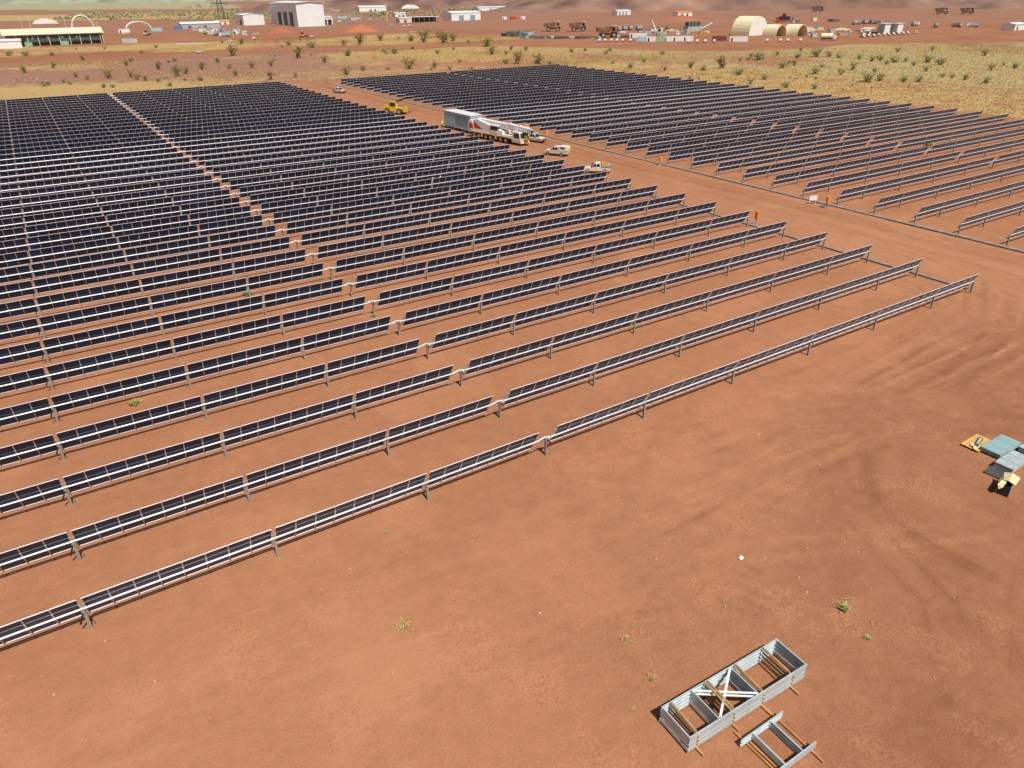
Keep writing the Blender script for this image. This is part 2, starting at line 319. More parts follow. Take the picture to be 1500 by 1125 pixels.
def panel_mesh(n_, name):
    mb = MB(); quads = []
    for i in range(n_):
        x0 = i*PITCH+(PITCH-PW)/2; x1 = x0+PW; y0, y1 = -PL/2, PL/2; zf = .15; zb = zf-.042; fwid = .018
        mb.box(x0, x1, y0, y0+fwid, zb, zf, ALU); mb.box(x0, x1, y1-fwid, y1, zb, zf, ALU)
        mb.box(x0, x0+fwid, y0+fwid, y1-fwid, zb, zf, ALU); mb.box(x1-fwid, x1, y0+fwid, y1-fwid, zb, zf, ALU)
        a, b, c, d = x0+fwid, x1-fwid, y0+fwid, y1-fwid
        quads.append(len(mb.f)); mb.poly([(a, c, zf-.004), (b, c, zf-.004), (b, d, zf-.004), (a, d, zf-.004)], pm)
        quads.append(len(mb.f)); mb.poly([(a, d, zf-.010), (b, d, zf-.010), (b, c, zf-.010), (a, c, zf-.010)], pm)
    me = mb.mesh(name); ul = me.uv_layers.new(name='UVMap')
    for q, t in zip(quads, [(0, 0, 1, 0, 1, 1, 0, 1), (0, 1, 1, 1, 1, 0, 0, 0)]*n_):
        for j, li in enumerate(me.polygons[q].loop_indices): ul.data[li].uv = (t[2*j], t[2*j+1])
    return me
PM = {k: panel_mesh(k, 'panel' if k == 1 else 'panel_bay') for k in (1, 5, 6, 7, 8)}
# pile post: H-section with a bearing head
mb = MB(); mb.box(-.075, .075, -.075, -.063, -.3, TZ-.13, GALV); mb.box(-.075, .075, .063, .075, -.3, TZ-.13, GALV); mb.box(-.006, .006, -.063, .063, -.3, TZ-.13, GALV)
mb.box(-.05, .05, -.1, .1, TZ-.13, TZ-.09, GALV); mb.tube((-.045, 0, TZ), (.045, 0, TZ), .105, .105, GALV, 10)
POST = mb.mesh('post')
mb = MB(); mb.tube((-.35, -.08, .55), (-.08, -.1, 1.2), .05, .05, DARK, 7); mb.tube((-.38, -.08, .42), (-.35, -.08, .55), .025, .025, GALV, 6); mb.box(-.12, .02, -.13, -.06, 1.12, 1.3, GALV)
mb.path([(.08, -.1, .6), (.2, -.12, .5), (.22, -.12, .7), (.12, -.1, .95)], .014, BLACK, 5); DAMP = mb.mesh('damper')
mb = MB(); mb.box(-.12, .12, -.13, .13, TZ-.16, TZ+.10, GALV); mb.tube((.12, 0, TZ), (.26, 0, TZ), .13, .13, TUBE, 12); mb.tube((.30, 0, TZ), (.36, 0, TZ), .16, .16, TEAL, 12); GEAR = mb.mesh('slew_drive')
mb = MB(); mb.tube((.02, -.16, TZ-.05), (.02, -.5, TZ-.08), .055, .055, DARK, 8); MOTOR = mb.mesh('drive_motor')
mb = MB(); pts = []
for i in range(9):
    t = i/8; pts.append((-.88+t*.95, 0, TZ+.0+.14*math.sin(t*math.pi*.55)**2)); 
mb.path(pts, .05, TUBE, 8); JOINT = mb.mesh('drive_coupling')
mb = MB(); mb.box(-.07, .07, -.75, .75, .10, .13, GALVF); mb.box(-.05, .05, -.75, .75, .13, .134, DARK); CTRL = mb.mesh('controller_strip')
def rails_mesh(bays, nm):
    mb = MB()
    for x0, k in bays:
        for i in range(k+1):
            x = x0+i*PITCH
            mb.box(x-.035, x+.035, -.42, .42, .066, .094, CLAMP)
            mb.box(x-.010, x+.010, -1.03, -.42, .078, .094, CLAMP); mb.box(x-.010, x+.010, .42, 1.03, .078, .094, GALV)
            mb.box(x-.05, x+.05, -.08, .08, -.085, -.066, GALV)
    return mb.mesh(nm)
def tube_mesh(a, b, nm): mb = MB(); mb.tube((a, 0, 0), (b, 0, 0), .056, .056, TUBE, 14); return mb.mesh(nm)
BAYG = .2
def layout(gap_x, left, right):
    bays, posts, sp_ = [], [gap_x], []
    x = gap_x-.85; a1 = x
    for i, k in enumerate(left):
        bays.append((x-k*PITCH, k)); x -= k*PITCH; posts.append(x-(.1 if i < len(left)-1 else .22)); x -= BAYG
    lo_ = x; x = gap_x+.72; b0 = x
    for i, k in enumerate(right):
        bays.append((x, k)); x += k*PITCH; posts.append(x+(.1 if i < len(right)-1 else .22)); x += BAYG
    return bays, posts, (lo_-.1, a1), (b0-.36, x+.1)
LB = layout(-.26, (7, 8, 8, 8, 8), (7, 8, 8, 8, 8, 6))
RB = layout(119.4, (7, 8, 8, 8, 5), (7, 8, 8, 8, 8, 5))
PY = 6.084
def make_field(lay, rows, where, grp, x0):
    bays, posts, ta, tb = lay
    rl = rails_mesh([(a-x0, k) for a, k in bays], 'panel_clamps'); t1 = tube_mesh(ta[0]-x0, ta[1]-x0, 'torque_tube'); t2 = tube_mesh(tb[0]-x0, tb[1]-x0, 'torque_tube')
    for r in rows:
        y = (r-1)*PY; tl = -R(TILT+rnd.uniform(-.35, .35))
        rk = r-rows[0]+1
        root = thing('solar_tracker_row', f'{ordinal(rk)} row of dark solar panels counted from the near side of the {where} field', 'solar panels', (x0, y, 0), 0, grp)
        obj('torque_tube', t1, root, (0, 0, TZ)); obj('torque_tube', t2, root, (0, 0, TZ))
        c = obj('panel_clamps', rl, root, (0, 0, TZ), (tl, 0, 0), kind='stuff')
        for i, px in enumerate(posts):
            p = obj('post', POST, root, (px-x0, 0, rnd.uniform(-.02, .02)), (0, 0, rnd.uniform(-.06, .06)))
            if i == 3 and lay is LB: obj('damper', DAMP, root, (px-x0, 0, 0))
        obj('slew_drive', GEAR, root, (posts[0]-x0, 0, 0)); obj('drive_motor', MOTOR, root, (posts[0]-x0, 0, 0)); obj('drive_coupling', JOINT, root, (posts[0]-x0, 0, 0))
        obj('controller_strip', CTRL, root, (posts[0]-x0+.62, 0, TZ), (tl, 0, 0))
        for bx, k in bays:
            d = (Vector((bx+k*PITCH/2, y, 1))-CAM).length; tt = tl+R(rnd.uniform(-.15, .15))
            if d < 122:
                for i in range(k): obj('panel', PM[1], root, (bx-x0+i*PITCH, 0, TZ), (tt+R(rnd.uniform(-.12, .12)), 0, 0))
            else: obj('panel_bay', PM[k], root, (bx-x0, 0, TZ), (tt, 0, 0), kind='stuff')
make_field(LB, list(range(1, 42)), 'left', 'tracker rows of the left field', -.26)
make_field(RB, list(range(1, 41)), 'right', 'tracker rows of the right field', 119.4)

# ------------------------------------------------------------------ cable trays along the service road
def tray(x, y0, y1, label, wd):
    root = thing('cable_tray', label, 'cable tray', (x, y0, 0)); q = random.Random(int(x))
    mb = MB(); mb.box(-wd/2, -wd/2+.03, 0, y1-y0, -.02, .14, TRAYM); mb.box(wd/2-.03, wd/2, 0, y1-y0, -.02, .14, TRAYM); mb.build('side_rail', root)
    lid = MB(); lid.box(-wd/2-.02, wd/2+.02, .01, 3.03, .142, .16, TRAYM); lm = lid.mesh('lid'); yy_ = 0
    while yy_ < y1-y0-3:
        obj('lid', lm, root, (q.uniform(-.02, .02), yy_, q.uniform(0, .015)), (q.uniform(-.004, .004), 0, q.uniform(-.006, .006))); yy_ += 3.042
tray(55.9, .8, 60, 'long dusty grey cable tray past the right ends of the left field', .45)
tray(74.1, -14, 252, 'long dusty grey cable tray along the left ends of the right field', .75)
def orange_box(x, y, hh, label, wd=.7, dp=.35):
    root = thing('electrical_box', label, 'electrical box', (x, y, 0), R(rnd.uniform(-8, 8)), 'orange boxes beside the service road')
    MB().box(-.06, .06, -.05, .05, 0, hh*.5, GALV).build('post', root)
    MB().box(-wd/2, wd/2, -dp/2, dp/2, hh*.5, hh, ORANGE).build('cabinet', root)
    MB().box(-wd/2-.04, wd/2+.04, -dp/2-.06, dp/2+.04, hh, hh+.04, ORANGE).build('lid', root)
    MB().box(-wd/2+.06, wd/2-.06, -dp/2-.02, -dp/2-.004, hh*.54, hh*.96, ORANGE).build('door', root)
    MB().box(-.3, .3, .1, .5, 0, .28, GALVF).build('cable_plinth', root)
orange_box(73.2, 67.2, 1.5, 'orange electrical box on a post halfway along the far edge of the service road')
orange_box(72.4, 30.4, 1.6, 'orange electrical box on a post beside the white notice board')
orange_box(72.5, 103.4, 1.7, 'orange electrical box on a post behind the white ute next to the crane')
orange_box(71.2, 109.6, 2.3, 'large orange cabinet standing behind the mobile crane', 1.3, .6)
orange_box(56.5, 30.2, 1.9, 'narrow orange cabinet at the road end of the left field', .28, .5)
t = thing('notice_board', 'blank white notice board on two legs at the edge of the service road', 'sign', (72.6, 33.1, 0), R(-20))
MB().box(-.65, .65, -.03, .03, .55, 1.25, WHITE).build('board', t)
for s in (-.5, .5): MB().box(s-.03, s+.03, .035, .09, -.1, 1.2, CREAM).build('leg', t)

# ------------------------------------------------------------------ stacked steel frames in the foreground
def channel(mb, p0, p1, hgt_, wd, flip, ma):
    """C-section between two points lying flat, web vertical"""
    p0, p1 = Vector(p0), Vector(p1); d = (p1-p0).normalized(); s = Vector((-d.y, d.x, 0))*flip; z = Vector((0, 0, 1)); Ln = (p1-p0).length
    def bar(a0, a1, z0, z1):
        c = [p0+s*a+z*h_ for h_ in (z0, z1) for a in (a0, a1)]; e = [q+d*Ln for q in c]
        P = [c[0], c[1], c[3], c[2], e[0], e[1], e[3], e[2]]; i = len(mb.v); mb.v += [tuple(q) for q in P]; k = mb.mi(ma)
        F = [(0, 1, 2, 3), (7, 6, 5, 4), (0, 4, 5, 1), (1, 5, 6, 2), (2, 6, 7, 3), (3, 7, 4, 0)]
        if flip > 0: F = [f[::-1] for f in F]
        for f in F: mb.f.append(tuple(i+a for a in f)); mb.m.append(k); mb.sm.append(False)
    bar(0, .012, 0, hgt_); bar(.012, wd, 0, .012); bar(.012, wd, hgt_-.012, hgt_)
def steel_frame(loc, rz, LX, LY, cross, label, brace=None, hh=.19, grp=None):
    t = thing('steel_frame', label, 'steel frame', loc, rz, grp)
    for y, fl in ((0, 1), (LY, -1)):
        mb = MB(); channel(mb, (0, y, 0), (LX, y, 0), hh, .07, fl, GALVF); mb.build('side_channel', t)
    for x in cross:
        mb = MB(); channel(mb, (x, .075, .004), (x, LY-.075, .004), hh-.008, .06, -1 if x < LX*.5 else 1, GALVF); mb.build('cross_channel', t)
    if brace:
        x0, x1 = brace
        for k, (a, b) in enumerate((((x0, LY-.1), (x1, .1)), ((x0+.1, .1), (x1-.05, LY-.1)))):
            mb = MB(); d = Vector((b[0]-a[0], b[1]-a[1], 0)); s = Vector((-d.y, d.x, 0)).normalized()*.05; zb = hh+.003+k*.02
            A, B = Vector((*a, zb)), Vector((*b, zb)); up_ = Vector((0, 0, .015))
            P = [A-s, A+s, B+s, B-s]; mb.poly([q+up_ for q in P][::-1], WHITE); mb.poly(P, WHITE)
            for i in range(4): mb.poly([P[i], P[(i+1) % 4], P[(i+1) % 4]+up_, P[i]+up_], WHITE)
            mb.build('diagonal_brace', t)
    return t
def bar_thing(name, p0, p1, wd, hh, ma, label, cat, grp=None):
    p0, p1 = Vector(p0), Vector(p1); d = p1-p0; t = MB(); t.box(0, d.length, -wd/2, wd/2, 0, hh, ma)
    return t.build(name, None, loc=p0, rot=(0, 0, math.atan2(d.y, d.x)), label=label, cat=cat, group=grp)
RZ = R(-1.9); O = Vector((-8.22, -21.80, 0)); cs, sn = math.cos(RZ), math.sin(RZ)
def loc_(x, y, z): return (O.x+x*cs-y*sn, O.y+x*sn+y*cs, z)
LV = ['bottom', 'second from the bottom', 'second from the top', 'topmost']
STEP, Z0 = .245, .09
for k in range(4):
    steel_frame(loc_(.012*((k*3) % 4), .01*((k*7) % 3), Z0+k*STEP), RZ, 7.3, 1.8, (.02, 1.72, 4.18, 7.28), f'long pale galvanised steel frame, {LV[k]} in the stack of four', (1.75, 4.12) if k >= 2 else None, .185, 'stacked long steel frames')
tx = [(.52, 'left end'), (2.55, 'crossed braces'), (4.45, 'right of the crossed braces'), (6.25, 'right end'), (.62, 'left end'), (6.38, 'right end')]
bn = ['left-hand', 'second from left', 'third from left', 'right-hand']
for k in range(4):
    for j in range(4):
        x = tx[j][0]+(.04*((k*5+j*3) % 5)); ext = (.18, .12, .3, .22)[(j+k) % 4]
        if k == 0: bar_thing('timber_bearer', loc_(x, -ext-.25, 0), loc_(x+.02, 1.78, 0), .09, .088, TIMBERO if j in (1, 2) else TIMBER, f'{bn[j]} timber bearer lying on the ground under the long frame stack', 'timber', 'timbers in the frame stack')
        else: bar_thing('timber_spacer', loc_(x, -ext*.3, Z0+k*STEP-.058), loc_(x+.03, 1.76, Z0+k*STEP-.058), .085, .056, TIMBER, f'{bn[j]} timber spacer under the {LV[k]} long frame', 'timber', 'timbers in the frame stack')
for j, (x, y) in enumerate(((.45, .1), (2.47, .1), (2.62, .1), (4.38, .1), (6.2, .1))):
    bar_thing('timber_batten', loc_(x, y-.02, Z0+3*STEP+.19), loc_(x+.05, 1.72, Z0+3*STEP+.192), .09, .07, TIMBER, ['timber batten across the top of the stack at its left end', 'left timber batten beside the crossed braces on the stack', 'timber batten lying over the crossed braces on the stack', 'timber batten just right of the crossed braces on the stack', 'timber batten across the top of the stack at its right end'][j], 'timber', 'timbers in the frame stack')
def loc2(x, y, z): return (-6.12+x, -24.58+y, z)
for k in range(2):
    t = thing('steel_frame', ['lower short galvanised frame beside the long stack', 'upper short galvanised frame beside the long stack'][k], 'steel frame', loc2(0, 0, .09+k*.2), R(-.6), 'short steel frames')
    for y, fl in ((0, 1), (1.8, -1)):
        mb = MB(); channel(mb, (0, y, 0), (2.62, y, 0), .19, .07, fl, GALVF); mb.build('side_channel', t)
    for x, fl in ((.66, -1), (1.84, 1)):
        mb = MB(); channel(mb, (x, .075, .004), (x, 1.72, .004), .18, .07, fl, GALVF); mb.build('cross_channel', t)
for j, (a, b) in enumerate((((-5.76, -22.2), (-5.72, -24.95)), ((-5.6, -22.9), (-5.55, -25.0)), ((-3.68, -22.0), (-3.72, -25.2)))):
    bar_thing('timber_bearer', (*a, 0), (*b, 0), .085, .086, TIMBERO, ['outer left orange timber under the short frame', 'inner left orange timber under the short frame', 'long orange timber under the right side of the short frame'][j], 'timber', 'orange timbers under the short frame')

# ------------------------------------------------------------------ pallets and crate at the right
t = thing('plywood_pallet', 'flat yellow plywood pallet with loose scraps left of the pale blue sheets', 'pallet', (25.05, -16.5, 0), R(1))
for i in range(4): MB().box(.56*i, .56*i+.545, 0, 1.25, .09+.003*(i % 2), .11+.003*(i % 2), PLY).build('board', t)
for y in (.05, .55, 1.1): MB().box(.02, 2.2, y, y+.1, 0, .088, TIMBER).build('bearer', t)
for y in (.25, .95): MB().box(0, 2.24, y, y+.06, .116, .13, TIMBER).build('batten', t)
t = MB(); t.box(0, 1.4, 0, .28, 0, .09, DGREY); t.box(.3, 1.2, .05, .2, .092, .13, CONC); t.build('weathered_plank', None, loc=(25.5, -16.2, .135), rot=(0, 0, R(14)), label='weathered grey plank lying across the yellow plywood', cat='plank')
t = MB(); t.poly([(0, 0, .0), (.5, -.1, .06), (.6, .25, .02), (.1, .35, .12)], CARD); t.poly([(.1, .35, .12), (.6, .25, .02), (.5, .5, .1), (.2, .55, .03)], CARD); t.poly([(0, 0, .0), (.1, .35, .12), (-.2, .3, .03)], CARD)
t.build('cardboard_scrap', None, loc=(25.3, -16.35, .14), rot=(0, 0, .5), label='crumpled yellow cardboard scrap on the plywood pallet', cat='cardboard')
def sheet_stack(loc, rz, w_, d_, n_, label, ma, base):
    t = thing('sheet_stack', label, 'sheet stack', loc, rz)
    for y in (.08, d_/2-.05, d_-.18): MB().box(.02, w_-.02, y, y+.1, 0, .1, base).build('bearer', t)
    q = random.Random(n_)
    for i in range(n_): MB().box(0, w_, 0, d_, 0, .035, ma).build('sheet', t, loc=(q.uniform(-.03, .03), q.uniform(-.02, .02), .102+i*.038), rot=(0, 0, q.uniform(-.006, .006)))
    for x in (w_*.3, w_*.68): MB().box(x, x+.04, -.035, d_+.035, .103+n_*.038, .109+n_*.038, GALV).build('strap', t)
sheet_stack((25.35, -17.72, 0), R(0), 2.85, 1.3, 8, 'stack of pale blue sheets strapped on bearers beside the yellow plywood', PBLUE, TIMBER)
sheet_stack((24.15, -19.1, 0), R(2), 2.5, 1.15, 10, 'stack of pale grey sheets on a slatted pallet behind the black crate', mat('pale_grey_sheet', (.40, .46, .46), .5, 0, .2, 3), DGREY)
t = thing('slatted_pallet', 'low brown slatted pallet against the grey sheet stack', 'pallet', (23.0, -18.95, 0), R(2))
for i in range(9): MB().box(.02+.125*i, .11+.125*i, 0, 1.05, .08, .1, DGREY).build('slat', t)
for y in (.05, .9): MB().box(0, 1.13, y, y+.08, 0, .078, DGREY).build('bearer', t)
sheet_stack((27.45, -18.85, 0), R(0), 2.3, .95, 9, 'dark edged blue sheet stack cut by the right edge of the picture', TEAL, DGREY)
t = thing('open_crate', 'open black crate with cardboard flaps and a dark shadow beside it', 'crate', (21.5, -20.2, 0), R(12))
KH = mat('khaki_side', (.30, .28, .19), .8)
for a in ((0, 1.45, 0, .03), (0, 1.45, .72, .75)): MB().box(a[0], a[1], a[2], a[3], 0, .72, KH).build('side', t)
for x in (0, 1.42): MB().box(x, x+.03, .031, .719, 0, .72, BLACK).build('side', t)
MB().box(.03, 1.42, .031, .719, .0, .03, BLACK).build('bottom', t)
mb = MB(); mb.poly([(.45, -.1, .74), (1.5, -.12, .78), (1.45, .35, .98), (.5, .3, .86)], CARD); mb.poly([(.5, .3, .86), (1.45, .35, .98), (1.5, .8, .8), (.6, .62, .74)], CARD); mb.build('cardboard_flap', t)
mb = MB(); mb.poly([(-.2, .42, .66), (.4, .38, .80), (.42, .66, .84), (-.12, .74, .74)], CARD); mb.poly([(-.2, .42, .66), (-.12, .74, .74), (-.3, .6, .5)], CARD); mb.build('cardboard_flap', t)
t = MB(); t.poly([(0, 0, .02), (.3, .03, .04), (.27, .22, .09), (.02, .2, .03)], WHITE); t.poly([(.02, .2, .03), (.27, .22, .09), (.2, .3, .03)], WHITE)
t.build('paper_scrap', None, loc=(2.85, -14.9, 0.02), label='small white paper scrap lying on the bare red ground', cat='paper')

# ------------------------------------------------------------------ vehicles
def wheel(parent, x, y, r, wd, detail=True):
    mb = MB(); mb.tube((x, y-wd/2, r), (x, y+wd/2, r), r, r, BLACK, 16); o = mb.build('wheel', parent)
    s = 1 if y > 0 else -1
    mb = MB(); mb.tube((x, y+s*wd*.5, r), (x, y+s*(wd*.5+.012), r), r*.58, r*.5, GALV, 12); mb.build('rim', o)
    return o
def pickup(name, label, x, y, rz, kind='tray', group=None):
    """nose towards local +x, length about 5.2 m"""
    t = thing(name, label, 'ute', (x, y, 0), rz, group)
    mb = MB(); prof = [(-2.55, .55), (-2.55, 1.02), (-.75, 1.06), (.95, 1.06), (2.3, .98), (2.55, .86), (2.58, .5), (2.2, .42), (-2.3, .42)]
    mb.prism(prof[::-1], -.9, .9, VWHITE); mb.build('body', t)
    mb = MB(); cabx = -.75 if kind != 'wagon' else -2.5
    tp = [(cabx, 1.062), (.98, 1.062), (.42, 1.74), (.2, 1.80), (cabx+.12, 1.80), (cabx+.02, 1.7)]
    mb.prism(tp, -.80, .80, VWHITE); mb.build('cab', t)
    MB().poly  # noqa
    mb = MB(); mb.poly([(.975, -.70, 1.10), (.975, .70, 1.10), (.47, .66, 1.70), (.47, -.66, 1.70)], GLASS)
    for v in range(4): pass
    mb.v = [(a+.012, b, c+.006) for a, b, c in mb.v]; mb.build('windscreen', t)
    for s in (-1, 1):
        f = lambda P: [(a, s*.806, c) for a, c in (P if s < 0 else P[::-1])]
        mb = MB(); mb.poly(f([(.05, 1.14), (.82, 1.14), (.40, 1.66), (.05, 1.68)]), GLASS); mb.build('side_window', t)
        mb = MB(); mb.poly(f([(max(cabx+.15, -.68), 1.14), (-.02, 1.14), (-.02, 1.68), (max(cabx+.2, -.62), 1.68)]), GLASS); mb.build('side_window', t)
        mb = MB(); mb.poly([(a, s*.904, c) for a, c in ([(-2.4, .62), (2.2, .62), (2.2, .78), (-2.4, .78)] if s < 0 else [(-2.4, .78), (2.2, .78), (2.2, .62), (-2.4, .62)])], STRIPE); mb.build('reflective_stripe', t)
        MB().box(2.40, 2.60, s*.62-.14, s*.62+.14, .74, .90, GALVF).build('headlight', t)
        MB().box(.75, .9, s*.84-.1, s*.84+.1, 1.12, 1.3, BLACK).build('mirror', t)
    for x_ in (-1.5, 1.6):
        for s in (-1, 1): wheel(t, x_, s*.80, .39, .27)
    mb = MB(); mb.box(2.60, 2.70, -.8, .8, .42, .62, DARK); mb.tube((2.68, -.5, .95), (2.68, .5, .95), .04, .04, DARK, 6); mb.tube((2.68, -.5, .5), (2.68, -.5, .95), .04, .04, DARK, 6); mb.tube((2.68, .5, .5), (2.68, .5, .95), .04, .04, DARK, 6); mb.build('bull_bar', t)
    if kind == 'canopy':
        MB().box(-2.6, -.80, -.88, .88, 1.07, 1.95, VWHITE).build('canopy', t); MB().box(-2.63, -2.604, -.7, .7, 1.15, 1.8, STRIPE).build('tail_door', t)
        for s in (-1, 1): MB().box(-2.2, -1.2, s*.886-.004, s*.886+.004, 1.45, 1.8, GLASS).build('canopy_window', t)
    elif kind == 'tray':
        mb = MB(); mb.box(-2.75, -.82, -.95, .95, 1.07, 1.12, GALV)
        for s in (-1, 1): mb.box(-2.75, -.82, s*.95-.02, s*.95+.02, 1.12, 1.36, GALV)
        mb.box(-2.77, -2.74, -.95, .95, 1.12, 1.36, GALV); mb.build('tray', t)
        mb = MB(); mb.tube((-.9, -.85, 1.12), (-.9, -.85, 1.95), .03, .03, GALV, 6); mb.tube((-.9, .85, 1.12), (-.9, .85, 1.95), .03, .03, GALV, 6); mb.tube((-.9, -.85, 1.95), (-.9, .85, 1.95), .03, .03, GALV, 6); mb.build('headboard', t)
    else:
        MB().box(-2.4, .1, -.6, .6, 1.83, 1.87, GALV).build('roof_rack', t); MB().box(-2.56, -2.52, -.6, .6, 1.2, 1.65, GLASS).build('rear_window', t)
    MB().box(.1, .4, -.35, .35, 1.81, 1.9, ORANGE).build('beacon_bar', t)
    return t
hd = lambda dx, dy: math.atan2(dy, dx)
G4 = 'white utes on the service road'
pickup('ute', 'white ute with boxy canopy on the service road below the crane', 63.2, 86.6, hd(-.5, 1), 'canopy', G4)
pickup('ute', 'white tray ute loaded with gear parked at the panel row ends', 59.6, 69.4, hd(-1, .75), 'tray', G4)
pickup('ute', 'white ute facing the camera beside the crane cab', 68.2, 101.8, hd(.35, -1), 'wagon', G4)
pickup('ute', 'white ute alone at the far end of the service road', 66.6, 217, hd(.3, -1), 'tray', G4)
t = thing('tool_load', 'orange and green gear piled on the tray ute', 'tools', (59.6, 69.4, 1.13), hd(-1, .75))
MB().box(-1.6, -1.0, -.8, -.2, 0, .7, ORANGE).build('box', t); MB().box(-2.5, -1.7, -.6, .6, 0, .35, LGREEN).build('box', t); MB().tube((-3.3, .3, .35), (-1.0, .2, .45), .06, .06, ORANGE, 6).build('pipe', t)
# mobile crane: six axles, boom stowed forward over the cab (nose towards local +x)
t = thing('mobile_crane', 'white six-axle mobile crane with red and white counterweight and stowed boom', 'crane', (62.4, 107.3, 0), hd(2.9, -15.8))
mb = MB(); mb.box(-8, 5.6, -1.3, 1.3, 1.15, 1.75, VWHITE); mb.box(-8, 5.6, -1.42, -1.3, 1.25, 1.42, YEL); mb.box(-8, 5.6, 1.3, 1.42, 1.25, 1.42, YEL); mb.box(-8, 5.6, -1.1, 1.1, .75, 1.15, DARK); mb.build('carrier_deck', t)
for x in (-6.9, -5.3, -3.0, -1.4, 1.9, 3.6):
    for s in (-1, 1):
        wheel(t, x, s*1.18, .68, .44)
        MB().box(x-.78, x+.78, s*1.18-.3, s*1.18+.3, 1.42, 1.48, YEL).build('mudguard', t)
mb = MB(); mb.prism([(5.6, .55), (8.1, .55), (8.2, 1.4), (7.9, 2.6), (7.6, 2.75), (5.6, 2.75)], -1.35, 1.35, VWHITE); cabo = mb.build('cab', t)
mb = MB(); mb.poly([(8.205, -1.2, 1.5), (8.205, 1.2, 1.5), (7.94, 1.15, 2.55), (7.94, -1.15, 2.55)], GLASS); mb.build('windscreen', cabo)
for s in (-1, 1):
    mb = MB(); P = [(6.2, s*1.356, 1.5), (7.9, s*1.356, 1.5), (7.7, s*1.356, 2.5), (6.2, s*1.356, 2.5)]; mb.poly(P if s < 0 else P[::-1], GLASS); mb.build('side_window', cabo)
    MB().box(8.14, 8.24, s*1.0-.2, s*1.0+.2, .7, .95, GALVF).build('headlight', cabo)
MB().box(8.2, 8.4, -1.3, 1.3, .5, .72, STRIPE).build('bumper', t)
mb = MB(); mb.tube((-3.2, 0, 1.76), (-3.2, 0, 2.1), 1.2, 1.2, DARK, 20); mb.build('turntable', t)
mb = MB(); mb.prism([(-7.4, 1.76), (2.4, 1.76), (2.4, 2.3), (-.5, 3.0), (-3.5, 3.6), (-6.0, 4.1), (-7.4, 3.8)], -1.25, 1.25, VWHITE); mb.build('superstructure', t)
mb = MB(); mb.prism([(-8.6, 2.0), (-7.41, 2.0), (-7.41, 3.7), (-8.6, 3.7)], -1.45, 1.45, RED); mb.box(-8.62, -7.4, -1.47, 1.47, 3.1, 3.72, VWHITE); mb.build('counterweight', t)
mb = MB(); mb.poly([(-7.0, -1.262, 2.15), (-4.2, -1.262, 2.15), (-7.0, -1.262, 3.6)], RED); mb.poly([(-7.0, 1.262, 3.6), (-4.2, 1.262, 2.15), (-7.0, 1.262, 2.15)], RED); mb.build('red_side_panel', t)
mb = MB(); mb.box(-1.5, .9, -1.35, -.45, 1.8, 3.4, VWHITE); mb.build('operator_cab', t); MB().box(-1.3, .92, -1.37, -.43, 2.4, 3.2, GLASS).build('operator_window', t)
for a, b, h0, h1, wd in ((-6.8, 3.2, 2.75, 4.1, .62), (3.2, 6.4, 2.78, 3.98, .55), (6.4, 8.6, 2.8, 3.86, .48), (8.6, 9.6, 2.82, 3.76, .42)):
    mb = MB(); mb.prism([(a, h0+.25), (b, h0), (b, h1-.2), (a, h1+.1)], -wd, wd, VWHITE); mb.build('boom_section', t)
mb = MB(); mb.box(9.6, 10.3, -.45, .45, 2.7, 3.6, GALVF); mb.tube((10.1, -.3, 3.0), (10.1, .3, 3.0), .35, .35, DARK, 12); mb.build('boom_head', t)
mb = MB(); mb.box(8.5, 9.2, -.35, .35, 1.2, 2.1, YEL); mb.tube((8.85, 0, 2.1), (9.9, 0, 2.9), .03, .03, DARK, 5); mb.build('hook_block', t)
mb = MB(); mb.tube((-2.6, 0, 2.3), (2.4, 0, 3.0), .2, .2, GALV, 10); mb.build('luffing_cylinder', t)
for x in (-4.3, .3):
    for s in (-1, 1): MB().box(x-.25, x+.25, s*1.32-.1, s*1.32+.1, .55, 1.2, VWHITE).build('outrigger', t)
# teal transformer container on stands behind the crane
t = thing('equipment_container', 'pale teal equipment container on stands behind the mobile crane', 'container', (62.9, 124.6, .9), hd(.35, -13.5))
L_, W_, H_ = 12.4, 3.2, 3.1
mb = MB(); mb.box(-L_/2, L_/2, -W_/2, W_/2, 0, H_, TEAL); mb.box(-L_/2, L_/2, -W_/2-.05, W_/2+.05, -.25, -.004, TEAL); mb.build('shell', t)
MB().box(-L_/2-.08, L_/2+.08, -W_/2-.08, W_/2+.08, H_+.003, H_+.12, WHITE).build('roof', t)
for s in (-1, 1):
    for i in range(9):
        x = -L_/2+.3+i*.55; MB().box(x, x+.3, s*(W_/2)-.03, s*(W_/2)+.03, .25, H_-.25, TEAL).build('wall_rib', t)
    MB().box(-.9, L_/2-1.4, s*W_/2-.02, s*W_/2+.02, .5, H_-.35, TEAL2).build('side_panel', t)
    MB().box(L_/2-1.2, L_/2-.2, s*W_/2-.025, s*W_/2+.025, .15, 1.2, WHITE).build('white_hatch', t)
for x in (-5, -1.8, 1.8, 5):
    for s in (-1, 1): MB().box(x-.15, x+.15, s*1.3-.15, s*1.3+.15, -.9, -.25, GALV).build('stand', t)
